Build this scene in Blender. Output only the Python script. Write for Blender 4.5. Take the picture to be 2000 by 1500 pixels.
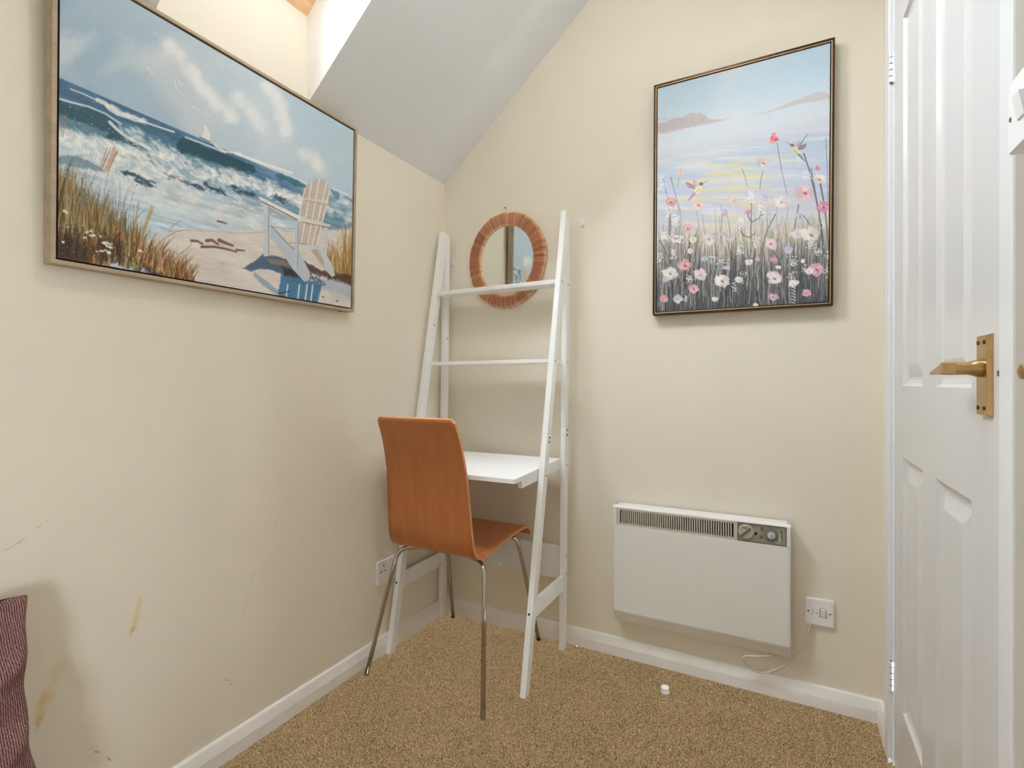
import bpy, bmesh, math, random
import numpy as np
from mathutils import Vector, Matrix

# ------------------------------------------------------------------ clear
for _o in list(bpy.data.objects):
    bpy.data.objects.remove(_o)
SC = bpy.context.scene
COL = SC.collection
rng = random.Random(11)

# ------------------------------------------------------------------ camera (fitted to the room's edges)
FPX, YAW, PITCH, ROLL = 989.103, 0.4909, -0.00295, -0.00127
CAM = Vector((1.3852, -1.9313, 1.06))
_F = Vector((-math.sin(YAW) * math.cos(PITCH), math.cos(YAW) * math.cos(PITCH), math.sin(PITCH)))
_R = Vector((math.cos(YAW), math.sin(YAW), 0))
_U = _R.cross(_F)
_R, _U = _R * math.cos(ROLL) + _U * math.sin(ROLL), _U * math.cos(ROLL) - _R * math.sin(ROLL)
cd = bpy.data.cameras.new('camera')
cd.sensor_fit = 'HORIZONTAL'
cd.sensor_width = 36.0
cd.lens = FPX / 2000.0 * 36.0
cd.clip_start = 0.02
cam = bpy.data.objects.new('camera', cd)
COL.objects.link(cam)
cam.matrix_world = Matrix(((_R.x, _U.x, -_F.x, CAM.x), (_R.y, _U.y, -_F.y, CAM.y), (_R.z, _U.z, -_F.z, CAM.z), (0, 0, 0, 1)))
SC.camera = cam

# ------------------------------------------------------------------ daylight: an even overcast sky, let in by the roof window and an added side window
world = bpy.data.worlds.new('overcast_sky')
SC.world = world
world.use_nodes = True
_bg = world.node_tree.nodes['Background']
_bg.inputs['Color'].default_value = (0.85,0.94,1.0,1)
_bg.inputs['Strength'].default_value = 38

SC.view_settings.view_transform = 'Standard'
SC.view_settings.look = 'None'
SC.view_settings.gamma = 1.0
SC.view_settings.use_curve_mapping = False
SC.view_settings.exposure = 0.33
SC.cycles.max_bounces = 16
SC.cycles.diffuse_bounces = 10

def portal(name, corner_center, sx, sy, normal):
    l = bpy.data.lights.new(name, 'AREA')
    l.shape = 'RECTANGLE'; l.size = sx; l.size_y = sy
    l.energy = 1.0
    l.cycles.is_portal = True
    o = bpy.data.objects.new(name, l)
    COL.objects.link(o)
    o.location = corner_center
    o.rotation_euler = Vector(normal).to_track_quat('-Z', 'Y').to_euler()
    return o

# ------------------------------------------------------------------ helpers
BASE = {}                      # object -> world position of its origin

def tag(o, label=None, cat=None, group=None, kind=None):
    if label: o['label'] = label
    if cat: o['category'] = cat
    if group: o['group'] = group
    if kind: o['kind'] = kind
    return o

def thing(name, loc, label=None, cat=None, group=None, kind=None):
    o = bpy.data.objects.new(name, None)
    o.empty_display_size = 0.05
    COL.objects.link(o)
    o.location = loc
    BASE[o.name] = Vector(loc)
    return tag(o, label, cat, group, kind)

def link(name, me, mat, parent=None, base=None):
    o = bpy.data.objects.new(name, me)
    COL.objects.link(o)
    if mat is not None and not me.materials:
        me.materials.append(mat)
    if parent is not None:
        o.parent = parent
        BASE[o.name] = BASE[parent.name].copy()
    else:
        b = Vector(base) if base else Vector((0, 0, 0))
        o.location = b
        BASE[o.name] = b
    return o

def mesh(name, verts, faces, mat, parent=None, smooth=False, base=None, fix=True):
    """verts are world coordinates; they are stored relative to the thing's base"""
    b = BASE[parent.name] if parent is not None else (Vector(base) if base else Vector((0, 0, 0)))
    me = bpy.data.meshes.new(name)
    me.from_pydata([tuple(Vector(v) - b) for v in verts], [], faces)
    if fix:
        bm = bmesh.new(); bm.from_mesh(me)
        bmesh.ops.recalc_face_normals(bm, faces=bm.faces)
        bm.to_mesh(me); bm.free()
    if smooth:
        me.polygons.foreach_set('use_smooth', [True] * len(me.polygons))
    me.update()
    return link(name, me, mat, parent, base)

HEX = [(0, 3, 2, 1), (4, 5, 6, 7), (0, 1, 5, 4), (1, 2, 6, 5), (2, 3, 7, 6), (3, 0, 4, 7)]

def hexa(name, c, mat, parent=None, bevel=0.0, seg=2, base=None):
    """c: 4 bottom corners + 4 top corners (world)"""
    b = BASE[parent.name] if parent is not None else (Vector(base) if base else Vector((0, 0, 0)))
    bm = bmesh.new()
    vs = [bm.verts.new(Vector(v) - b) for v in c]
    for f in HEX: bm.faces.new([vs[i] for i in f])
    bmesh.ops.recalc_face_normals(bm, faces=bm.faces)
    if bevel > 0:
        bmesh.ops.bevel(bm, geom=list(bm.edges), offset=bevel, segments=seg, affect='EDGES', profile=0.5)
    me = bpy.data.meshes.new(name); bm.to_mesh(me); bm.free()
    if bevel > 0: me.polygons.foreach_set('use_smooth', [False] * len(me.polygons))
    return link(name, me, mat, parent, base)

def box(name, x0, x1, y0, y1, z0, z1, mat, parent=None, bevel=0.0, seg=2, base=None):
    return hexa(name, [(x0, y0, z0), (x1, y0, z0), (x1, y1, z0), (x0, y1, z0), (x0, y0, z1), (x1, y0, z1), (x1, y1, z1), (x0, y1, z1)], mat, parent, bevel, seg, base)

def multibox(name, boxes, mat, parent=None, base=None):
    vs, fs = [], []
    for (x0, x1, y0, y1, z0, z1) in boxes:
        k = len(vs)
        vs += [(x0, y0, z0), (x1, y0, z0), (x1, y1, z0), (x0, y1, z0), (x0, y0, z1), (x1, y0, z1), (x1, y1, z1), (x0, y1, z1)]
        fs += [tuple(i + k for i in f) for f in HEX]
    return mesh(name, vs, fs, mat, parent, base=base)

def smooth_path(pts, n=8):
    P = [Vector(p) for p in pts]
    P = [P[0] * 2 - P[1]] + P + [P[-1] * 2 - P[-2]]
    out = []
    for i in range(1, len(P) - 2):
        p0, p1, p2, p3 = P[i - 1], P[i], P[i + 1], P[i + 2]
        for k in range(n):
            t = k / n
            out.append(0.5 * ((2 * p1) + (p2 - p0) * t + (2 * p0 - 5 * p1 + 4 * p2 - p3) * t * t + (3 * p1 - p0 - 3 * p2 + p3) * t ** 3))
    out.append(P[-2])
    return out

def fillet(pts, r, n=8):
    """polyline with rounded corners"""
    P = [Vector(p) for p in pts]
    out = [P[0]]
    for i in range(1, len(P) - 1):
        a = (P[i - 1] - P[i]); b = (P[i + 1] - P[i])
        d = min(r, a.length * .49, b.length * .49)
        A = P[i] + a.normalized() * d; B = P[i] + b.normalized() * d
        for k in range(n + 1):
            t = k / n
            out.append(A * (1 - t) ** 2 + P[i] * 2 * t * (1 - t) + B * t * t)
    out.append(P[-1])
    return out

def tube_data(pts, r, seg=12):
    P = [Vector(p) for p in pts]
    n = len(P)
    rad = r if isinstance(r, (list, tuple)) else [r] * n
    T = []
    for i in range(n):
        a = P[max(0, i - 1)]; b = P[min(n - 1, i + 1)]
        T.append((b - a).normalized())
    up = Vector((0, 0, 1)) if abs(T[0].z) < 0.9 else Vector((1, 0, 0))
    N = (up - T[0] * up.dot(T[0])).normalized()
    vs, fs = [], []
    for i in range(n):
        N = (N - T[i] * N.dot(T[i])).normalized()
        B = T[i].cross(N)
        for k in range(seg):
            a = 2 * math.pi * k / seg
            vs.append(P[i] + (N * math.cos(a) + B * math.sin(a)) * rad[i])
    for i in range(n - 1):
        for k in range(seg):
            fs.append((i * seg + k, i * seg + (k + 1) % seg, (i + 1) * seg + (k + 1) % seg, (i + 1) * seg + k))
    fs.append(tuple(reversed(range(seg)))); fs.append(tuple((n - 1) * seg + k for k in range(seg)))
    return vs, fs

def tube(name, pts, r, mat, parent=None, seg=12, base=None):
    vs, fs = tube_data(pts, r, seg)
    o = mesh(name, vs, fs, mat, parent, smooth=True, base=base)
    return o

def lathe(name, prof, center, axis, mat, parent=None, seg=24, smooth=True, base=None):
    """prof: [(radius, height along axis)] closed with caps"""
    A = Vector(axis).normalized()
    X = A.orthogonal().normalized(); Y = A.cross(X)
    C = Vector(center)
    vs, fs = [], []
    for (r, h) in prof:
        for k in range(seg):
            a = 2 * math.pi * k / seg
            vs.append(C + A * h + (X * math.cos(a) + Y * math.sin(a)) * r)
    n = len(prof)
    for i in range(n - 1):
        for k in range(seg):
            fs.append((i * seg + k, i * seg + (k + 1) % seg, (i + 1) * seg + (k + 1) % seg, (i + 1) * seg + k))
    fs.append(tuple(range(seg))); fs.append(tuple((n - 1) * seg + k for k in range(seg)))
    o = mesh(name, vs, fs, mat, parent, base=base)
    if smooth:
        me = o.data
        me.polygons.foreach_set('use_smooth', [len(p.vertices) == 4 for p in me.polygons])
        try: me.set_sharp_from_angle(angle=math.radians(35))
        except Exception: pass
    return o

# ------------------------------------------------------------------ materials
def lin(c):
    return tuple(((v / 255.0) / 12.92 if v / 255.0 <= .04045 else ((v / 255.0 + .055) / 1.055) ** 2.4) for v in c)

def mat(name, rgb, rough=.5, metal=0.0, var=0.0, vscale=20.0, vcol=None, bump=0.0, bscale=200.0, coat=0.0, spec=0.5, stretch=None):
    m = bpy.data.materials.new(name); m.use_nodes = True
    nt = m.node_tree; N = nt.nodes; L = nt.links
    b = N['Principled BSDF']
    b.inputs['Roughness'].default_value = rough
    b.inputs['Metallic'].default_value = metal
    b.inputs['Specular IOR Level'].default_value = spec
    b.inputs['Coat Weight'].default_value = coat
    c = lin(rgb)
    b.inputs['Base Color'].default_value = (*c, 1)
    tc = N.new('ShaderNodeTexCoord')
    mp = N.new('ShaderNodeMapping'); L.new(tc.outputs['Object'], mp.inputs['Vector'])
    if stretch: mp.inputs['Scale'].default_value = stretch
    n = N.new('ShaderNodeTexNoise'); n.inputs['Scale'].default_value = vscale; n.inputs['Detail'].default_value = 4
    L.new(mp.outputs['Vector'], n.inputs['Vector'])
    if var > 0 or vcol:
        mx = N.new('ShaderNodeMix'); mx.data_type = 'RGBA'
        c2 = lin(vcol) if vcol else tuple(v * (1 - var) for v in c)
        rp = N.new('ShaderNodeMapRange'); rp.inputs['From Min'].default_value = .35; rp.inputs['From Max'].default_value = .65
        L.new(n.outputs['Fac'], rp.inputs['Value'])
        L.new(rp.outputs['Result'], mx.inputs['Factor'])
        mx.inputs['A'].default_value = (*c, 1); mx.inputs['B'].default_value = (*c2, 1)
        L.new(mx.outputs['Result'], b.inputs['Base Color'])
    if bump > 0:
        n2 = N.new('ShaderNodeTexNoise'); n2.inputs['Scale'].default_value = bscale; n2.inputs['Detail'].default_value = 3
        L.new(mp.outputs['Vector'], n2.inputs['Vector'])
        bp = N.new('ShaderNodeBump'); bp.inputs['Strength'].default_value = bump; bp.inputs['Distance'].default_value = .002
        L.new(n2.outputs['Fac'], bp.inputs['Height']); L.new(bp.outputs['Normal'], b.inputs['Normal'])
    return m

WALL_RGB = (231,225,211)

def wall_material(name, stains=()):
    m = mat(name, WALL_RGB, rough=.62, var=.025, vscale=3.0, bump=.08, bscale=240, spec=.3)
    if not stains: return m
    nt = m.node_tree; N = nt.nodes; L = nt.links
    b = N['Principled BSDF']
    src = b.inputs['Base Color'].links[0].from_socket
    geo = N.new('ShaderNodeNewGeometry')
    nz = N.new('ShaderNodeTexNoise'); nz.inputs['Scale'].default_value = 28; nz.inputs['Detail'].default_value = 4
    L.new(geo.outputs['Position'], nz.inputs['Vector'])
    off = N.new('ShaderNodeVectorMath'); off.operation = 'SUBTRACT'; off.inputs[1].default_value = (.5, .5, .5)
    L.new(nz.outputs['Color'], off.inputs[0])
    sc = N.new('ShaderNodeVectorMath'); sc.operation = 'SCALE'; sc.inputs['Scale'].default_value = .03
    L.new(off.outputs['Vector'], sc.inputs[0])
    ad = N.new('ShaderNodeVectorMath'); ad.operation = 'ADD'
    L.new(geo.outputs['Position'], ad.inputs[0]); L.new(sc.outputs['Vector'], ad.inputs[1])
    for (A, B, w, col, st) in stains:
        A = Vector((0, *A)); B = Vector((0, *B)); D = B - A
        sub = N.new('ShaderNodeVectorMath'); sub.operation = 'SUBTRACT'; sub.inputs[1].default_value = A
        L.new(ad.outputs['Vector'], sub.inputs[0])
        dot = N.new('ShaderNodeVectorMath'); dot.operation = 'DOT_PRODUCT'; dot.inputs[1].default_value = D / D.length_squared
        L.new(sub.outputs['Vector'], dot.inputs[0])
        cl = N.new('ShaderNodeClamp'); L.new(dot.outputs['Value'], cl.inputs['Value'])
        s2 = N.new('ShaderNodeVectorMath'); s2.operation = 'SCALE'; s2.inputs[0].default_value = D
        L.new(cl.outputs['Result'], s2.inputs['Scale'])
        df = N.new('ShaderNodeVectorMath'); df.operation = 'DISTANCE'
        L.new(sub.outputs['Vector'], df.inputs[0]); L.new(s2.outputs['Vector'], df.inputs[1])
        mr = N.new('ShaderNodeMapRange'); mr.inputs['From Min'].default_value = w; mr.inputs['From Max'].default_value = w * .25
        mr.inputs['To Min'].default_value = 0; mr.inputs['To Max'].default_value = st
        L.new(df.outputs['Value'], mr.inputs['Value'])
        mx = N.new('ShaderNodeMix'); mx.data_type = 'RGBA'
        L.new(mr.outputs['Result'], mx.inputs['Factor']); L.new(src, mx.inputs['A']); mx.inputs['B'].default_value = (*lin(col), 1)
        src = mx.outputs['Result']
    L.new(src, b.inputs['Base Color'])
    return m

def carpet_material():
    m = bpy.data.materials.new('brown_twist_carpet'); m.use_nodes = True
    nt = m.node_tree; N = nt.nodes; L = nt.links; b = N['Principled BSDF']
    b.inputs['Roughness'].default_value = .95; b.inputs['Specular IOR Level'].default_value = .1
    geo = N.new('ShaderNodeNewGeometry')
    n = N.new('ShaderNodeTexNoise'); n.inputs['Scale'].default_value = 260; n.inputs['Detail'].default_value = 3; n.inputs['Roughness'].default_value = .75
    L.new(geo.outputs['Position'], n.inputs['Vector'])
    cr = N.new('ShaderNodeValToRGB'); e = cr.color_ramp.elements
    e[0].position = .34; e[0].color = (*lin((92, 62, 32)), 1)
    e[1].position = .68; e[1].color = (*lin((244, 210, 164)), 1)
    k = cr.color_ramp.elements.new(.5); k.color = (*lin((184, 146, 100)), 1)
    L.new(n.outputs['Fac'], cr.inputs['Fac'])
    n2 = N.new('ShaderNodeTexNoise'); n2.inputs['Scale'].default_value = 5; n2.inputs['Detail'].default_value = 3
    L.new(geo.outputs['Position'], n2.inputs['Vector'])
    mr = N.new('ShaderNodeMapRange'); mr.inputs['To Min'].default_value = .86; mr.inputs['To Max'].default_value = 1.1
    L.new(n2.outputs['Fac'], mr.inputs['Value'])
    sc = N.new('ShaderNodeVectorMath'); sc.operation = 'SCALE'
    L.new(cr.outputs['Color'], sc.inputs[0]); L.new(mr.outputs['Result'], sc.inputs['Scale'])
    L.new(sc.outputs['Vector'], b.inputs['Base Color'])
    bp = N.new('ShaderNodeBump'); bp.inputs['Strength'].default_value = 38; bp.inputs['Distance'].default_value = .004
    L.new(n.outputs['Fac'], bp.inputs['Height']); L.new(bp.outputs['Normal'], b.inputs['Normal'])
    return m

def glass_material():
    m = bpy.data.materials.new('window_glass'); m.use_nodes = True
    nt = m.node_tree; N = nt.nodes; L = nt.links
    N.remove(N['Principled BSDF'])
    t = N.new('ShaderNodeBsdfTransparent'); g = N.new('ShaderNodeBsdfGlossy'); g.inputs['Roughness'].default_value = 0.02
    f = N.new('ShaderNodeFresnel'); f.inputs['IOR'].default_value = 1.3
    mx = N.new('ShaderNodeMixShader')
    L.new(f.outputs['Fac'], mx.inputs['Fac']); L.new(t.outputs[0], mx.inputs[1]); L.new(g.outputs[0], mx.inputs[2])
    L.new(mx.outputs[0], N['Material Output'].inputs['Surface'])
    return m

def paint_print_material(name):
    m = bpy.data.materials.new(name); m.use_nodes = True
    nt = m.node_tree; N = nt.nodes; L = nt.links; b = N['Principled BSDF']
    a = N.new('ShaderNodeAttribute'); a.attribute_name = 'paint'
    L.new(a.outputs['Color'], b.inputs['Base Color'])
    b.inputs['Roughness'].default_value = .45; b.inputs['Specular IOR Level'].default_value = .3
    return m

def wood_material(name, c1, c2, rough=.4, scale=(1.5, 14, 1.5), coat=0.2, vs=6.0, c3=None):
    m = bpy.data.materials.new(name); m.use_nodes = True
    nt = m.node_tree; N = nt.nodes; L = nt.links; b = N['Principled BSDF']
    b.inputs['Roughness'].default_value = rough; b.inputs['Coat Weight'].default_value = coat; b.inputs['Coat Roughness'].default_value = .3
    tc = N.new('ShaderNodeTexCoord'); mp = N.new('ShaderNodeMapping'); mp.inputs['Scale'].default_value = scale
    L.new(tc.outputs['Object'], mp.inputs['Vector'])
    n = N.new('ShaderNodeTexNoise'); n.inputs['Scale'].default_value = vs; n.inputs['Detail'].default_value = 6; n.inputs['Roughness'].default_value = .65
    L.new(mp.outputs['Vector'], n.inputs['Vector'])
    cr = N.new('ShaderNodeValToRGB'); e = cr.color_ramp.elements
    e[0].position = .3; e[0].color = (*lin(c1), 1); e[1].position = .7; e[1].color = (*lin(c2), 1)
    L.new(n.outputs['Fac'], cr.inputs['Fac']); L.new(cr.outputs['Color'], b.inputs['Base Color'])
    return m

def stripe_material():
    m = bpy.data.materials.new('mauve_striped_fabric'); m.use_nodes = True
    nt = m.node_tree; N = nt.nodes; L = nt.links; b = N['Principled BSDF']
    b.inputs['Roughness'].default_value = .95; b.inputs['Specular IOR Level'].default_value = .1
    at = N.new('ShaderNodeAttribute'); at.attribute_name = 'cloth'
    mp = N.new('ShaderNodeMapping'); L.new(at.outputs['Vector'], mp.inputs['Vector'])
    w = N.new('ShaderNodeTexWave'); w.inputs['Scale'].default_value = 36; w.inputs['Distortion'].default_value = 3.2
    w.inputs['Detail'].default_value = 3; w.inputs['Detail Scale'].default_value = 3
    L.new(mp.outputs['Vector'], w.inputs['Vector'])
    n = N.new('ShaderNodeTexNoise'); n.inputs['Scale'].default_value = 160; L.new(mp.outputs['Vector'], n.inputs['Vector'])
    ad = N.new('ShaderNodeMath'); ad.operation = 'MULTIPLY_ADD'; ad.inputs[1].default_value = .55; 
    L.new(n.outputs['Fac'], ad.inputs[0]); L.new(w.outputs['Fac'], ad.inputs[2])
    cr = N.new('ShaderNodeValToRGB'); e = cr.color_ramp.elements
    e[0].position = .35; e[0].color = (*lin((82, 54, 54)), 1); e[1].position = 1.0; e[1].color = (*lin((152, 118, 115)), 1)
    k = cr.color_ramp.elements.new(.75); k.color = (*lin((108, 76, 75)), 1)
    L.new(ad.outputs['Value'], cr.inputs['Fac']); L.new(cr.outputs['Color'], b.inputs['Base Color'])
    return m

M = {}
M['wall'] = wall_material('cream_wall_paint')
M['ceiling'] = mat('white_ceiling_paint', (230,233,237), rough=.7, var=.02, vscale=4, bump=.05, spec=.3)
M['reveal'] = mat('white_reveal_paint', (240, 240, 240), rough=.6, spec=.3)
M['gloss_white'] = mat('white_gloss_paint', (211, 210, 211), rough=.28, var=.02, vscale=6, bump=.03, bscale=90, spec=.5)
M['casing'] = mat('white_satin_casing', (225, 227, 231), rough=.3, spec=.5)
M['skirting'] = mat('white_skirting_paint', (240, 239, 239), rough=.4, var=.05, vscale=14, spec=.4)
M['desk_white'] = mat('white_lacquered_wood', (243, 245, 247), rough=.4, var=.02, vscale=30, spec=.4)
M['panel_grey'] = mat('pale_grey_panel', (222, 224, 228), rough=.45)
M['carpet'] = carpet_material()
M['glass'] = glass_material()
M['pine'] = wood_material('varnished_pine', (224, 182, 136), (240, 206, 164), scale=(2, 2, 12))
M['dark_gasket'] = mat('dark_seal', (70, 38, 26), rough=.6)
M['shell'] = wood_material('orange_cherry_plywood', (168, 100, 52), (186, 114, 62), rough=.38, scale=(9, 1.6, 1.6), coat=.2, vs=4)
M['ply_edge'] = wood_material('plywood_edge', (196, 128, 80), (222, 160, 112), scale=(4, 4, 4))
M['chrome'] = mat('brushed_chrome', (186, 180, 172), rough=.14, metal=1.0)
M['dark_plastic'] = mat('dark_plastic', (38, 30, 26), rough=.5)
M['spacer'] = mat('beige_plastic', (214, 203, 184), rough=.5)
M['brass'] = mat('polished_brass', (196, 164, 116), rough=.3, metal=1.0, var=.12, vscale=40)
M['white_plastic'] = mat('white_plastic', (236, 236, 240), rough=.35)
M['screw'] = mat('dull_screw_metal', (120, 116, 110), rough=.4, metal=.8)
M['hole'] = mat('dark_hole', (40, 34, 30), rough=.8)
M['heater'] = mat('ivory_enamel', (229, 229, 227), rough=.42, var=.01, vscale=8)
M['grille'] = mat('grey_grille_plastic', (196, 190, 180), rough=.5)
M['smoke'] = mat('smoky_grey_cover', (156, 150, 138), rough=.3, var=.15, vscale=60)
M['dial'] = mat('pale_taupe_plastic', (178, 172, 160), rough=.4)
M['smoke_dark'] = mat('dark_taupe_plastic', (104, 96, 84), rough=.4)
M['timer'] = mat('grey_timer_plastic', (116, 118, 118), rough=.4)
M['timer_light'] = mat('pale_timer_face', (196, 202, 204), rough=.4)
M['cable'] = mat('white_flex', (204, 194, 184), rough=.5)
M['raffia'] = mat('woven_raffia', (206, 152, 116), rough=.8)
_n = M['raffia'].node_tree
_at = _n.nodes.new('ShaderNodeAttribute'); _at.attribute_name = 'strand'
_cr = _n.nodes.new('ShaderNodeValToRGB'); _cr.color_ramp.elements[0].color = (*lin((250, 216, 188)), 1); _cr.color_ramp.elements[1].color = (*lin((180, 130, 98)), 1)
_cr.color_ramp.elements.new(.5).color = (*lin((230, 188, 156)), 1)
_n.links.new(_at.outputs['Fac'], _cr.inputs['Fac']); _n.links.new(_cr.outputs['Color'], _n.nodes['Principled BSDF'].inputs['Base Color'])
M['mirror'] = mat('mirror_silver', (242, 244, 242), rough=.005, metal=1.0)
M['black'] = mat('black_paint', (16, 14, 14), rough=.6)
M['oak_frame'] = wood_material('pale_limed_wood', (156, 138, 114), (180, 162, 138), rough=.5, scale=(6, 1, 6), coat=0)
M['bronze'] = mat('dark_bronze_frame', (66, 44, 26), rough=.3, metal=.55, var=.3, vscale=30)
M['gold'] = mat('champagne_gold_edge', (182, 152, 114), rough=.42, metal=.6)
M['canvas_side'] = mat('canvas_edge', (60, 66, 72), rough=.8)
M['fabric'] = stripe_material()
M['sofa'] = mat('grey_bed_fabric', (150, 140, 136), rough=.9, var=.1, vscale=60)
M['cap'] = mat('white_cap_plastic', (246, 246, 244), rough=.4)
lm = bpy.data.materials.new('fill_lamp_glow'); lm.use_nodes = True  # glow of the added, unseen fill lamp
_p = lm.node_tree.nodes['Principled BSDF']
_p.inputs['Base Color'].default_value = (1, .97, .9, 1)
_p.inputs['Emission Color'].default_value = (1, .97, .93, 1)
_p.inputs['Emission Strength'].default_value = 22
M['lamp'] = lm

# ================================================================== THE ROOM
XR, YF, ZL, TS = 1.659, -3.6, 1.9786, math.tan(0.711)
ZFLAT = 2.75
XFLAT = (ZFLAT - ZL) / TS
SKY0, SKY1 = -1.236, -0.773          # the roof window's opening along the wall
OPX = 0.80                            # how far up the slope it runs
VOFF = 0.29                           # the window frame lies this much above the ceiling plane
NX, NZ = -math.sin(.711), math.cos(.711)
PERP = VOFF * math.cos(.711)
def slope(x): return ZL + TS * x

def struct(o, label=None, cat=None):
    return tag(o, label, cat, kind='structure')

# floor: a carpet with a real uneven pile
def make_floor():
    xs = np.linspace(0, XR + .03, 520); ys = np.linspace(-1.4, 0.0, 430)
    r = np.random.default_rng(3)
    X, Y = np.meshgrid(xs, ys)
    Z = r.random(X.shape) ** 1.5 * -.011
    X = X + (r.random(X.shape) - .5) * .002; Y = Y + (r.random(X.shape) - .5) * .002
    X = np.clip(X, 0, XR + .03); Y = np.clip(Y, -1.4, 0); Y[0, :] = -1.4; Z[0, :] = -.002
    ny, nx = X.shape
    co = np.stack([X, Y, Z], -1).reshape(-1, 3)
    i = (np.arange(ny - 1)[:, None] * nx + np.arange(nx - 1)[None, :]).ravel()
    q = np.stack([i, i + 1, i + nx + 1, i + nx], -1)
    co = np.vstack([co, [(0, YF, -.002), (XR + .03, YF, -.002), (XR + .03, -1.4, -.002), (0, -1.4, -.002)]])
    b = ny * nx
    faces = q.tolist() + [[b, b + 1, b + 2, b + 3]]
    me = bpy.data.meshes.new('floor'); me.from_pydata(co.tolist(), [], faces)
    me.polygons.foreach_set('use_smooth', [True] * len(me.polygons))
    return struct(link('floor', me, M['carpet']), 'brown twist pile carpet', 'carpet')
make_floor()

DY = (193, 164, 116)
scuff = (150, 138, 118)
STAINS = [((-1.270, .530), (-1.286, .462), .010, (222, 203, 158), .75),
          ((-1.285, .470), (-1.290, .450), .005, (196, 168, 116), .6),
          ((-1.425, .45), (-1.452, .385), .018, (222, 208, 170), .6),
          ((-1.448, .39), (-1.466, .345), .014, (220, 196, 146), .75),
          ((-1.460, .352), (-1.467, .332), .007, (204, 170, 112), .6),
          ((-1.38, .235), (-1.350, .215), .0032, (160, 152, 136), .8),
          ((-1.345, .215), (-1.335, .180), .0026, (150, 144, 130), .8),
          ((-.972, .50), (-.982, .44), .0022, (182, 171, 150), .7),
          ((-.982, .44), (-1.0, .385), .0022, (186, 176, 156), .6),
          ((-1.53, .715), (-1.44, .765), .0022, (188, 176, 154), .7),
          ((-1.06, .27), (-1.03, .24), .0026, (178, 168, 148), .6),
          ((-1.055, .23), (-1.03, .19), .0026, (178, 168, 148), .6),
          ((-.90, .62), (-.87, .65), .002, (172, 160, 140), .6),
          ((-.80, .56), (-.796, .53), .0016, (172, 160, 140), .6)]
M['wall_left'] = wall_material('cream_wall_paint_with_stains', STAINS)

# left wall: a knee wall that runs on up into the window recess
def wall_left():
    t = .12
    vs, fs = [], []
    def quad(a, b, c, d):
        k = len(vs); vs.extend([a, b, c, d]); fs.append((k, k + 1, k + 2, k + 3))
    quad((0, YF, 0), (0, 0, 0), (0, 0, ZL), (0, YF, ZL))
    quad((0, SKY0, ZL), (0, SKY1, ZL), (0, SKY1, ZL + VOFF), (0, SKY0, ZL + VOFF))
    quad((-t, YF, 0), (-t, 0, 0), (-t, 0, ZL + VOFF), (-t, YF, ZL + VOFF))
    o = mesh('wall_left', vs, fs, M['wall_left'], fix=False)
    return struct(o, 'cream knee wall with faint drip stains and scuffs', 'wall')
wall_left()
# back wall: its head follows the slope
struct(mesh('wall_back', [(0, 0, 0), (XR + .1, 0, 0), (XR + .1, 0, ZFLAT), (XFLAT, 0, ZFLAT), (0, 0, ZL), (0, .1, 0), (XR + .1, .1, 0), (XR + .1, .1, ZFLAT), (XFLAT, .1, ZFLAT), (0, .1, ZL)],
     [(0, 1, 2, 3, 4), (9, 8, 7, 6, 5), (0, 5, 6, 1), (1, 6, 7, 2), (2, 7, 8, 3), (3, 8, 9, 4), (4, 9, 5, 0)], M['wall']), 'cream gable wall under the sloping ceiling', 'wall')
DH, DL, DT = -.2092, -.9755, 2.25     # door hinge edge, latch edge, top
# right wall, with the doorway and, behind the camera, a low hole for the added fill window
WY0, WY1, WZ0, WZ1 = -3.30, -2.80, .45, 1.00
struct(multibox('wall_right', [(XR, XR + .1, DH + .006, 0, 0, ZFLAT), (XR, XR + .1, DL - .006, DH + .006, DT + .006, ZFLAT), (XR, XR + .1, WY1, DL - .006, 0, ZFLAT),
     (XR, XR + .1, YF, WY0, 0, ZFLAT), (XR, XR + .1, WY0, WY1, 0, WZ0), (XR, XR + .1, WY0, WY1, WZ1, ZFLAT)], M['wall']), 'cream wall on both sides of the door', 'wall')
struct(box('wall_front', 0, XR + .1, YF - .12, YF, 0, ZFLAT, M['wall']), 'plain cream wall behind the camera', 'wall')

# sloping ceiling with the roof window's recess
def ceiling():
    vs, fs = [], []
    def quad(*p):
        k = len(vs); vs.extend(p); fs.append(tuple(range(k, k + len(p))))
    S = lambda x, y: (x, y, slope(x))
    quad(S(0, SKY1), S(0, 0), S(XFLAT, 0), S(XFLAT, SKY1))
    quad(S(0, YF), S(0, SKY0), S(XFLAT, SKY0), S(XFLAT, YF))
    quad(S(OPX, SKY0), S(OPX, SKY1), S(XFLAT, SKY1), S(XFLAT, SKY0))
    quad((XFLAT, YF, ZFLAT), (XFLAT, 0, ZFLAT), (XR + .1, 0, ZFLAT), (XR + .1, YF, ZFLAT))
    # outer skin of the roof so no light leaks
    e = .12
    quad((-.12, YF, slope(-.12) + VOFF + .02), (-.12, SKY0, slope(-.12) + VOFF + .02), (XFLAT, SKY0, slope(XFLAT) + VOFF + .02), (XFLAT, YF, slope(XFLAT) + VOFF + .02))
    quad((-.12, SKY1, slope(-.12) + VOFF + .02), (-.12, .1, slope(-.12) + VOFF + .02), (XFLAT, .1, slope(XFLAT) + VOFF + .02), (XFLAT, SKY1, slope(XFLAT) + VOFF + .02))
    return struct(mesh('ceiling', vs, fs, M['ceiling'], fix=False), 'white sloping ceiling with a recess for the roof window', 'ceiling')
ceiling()
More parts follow.
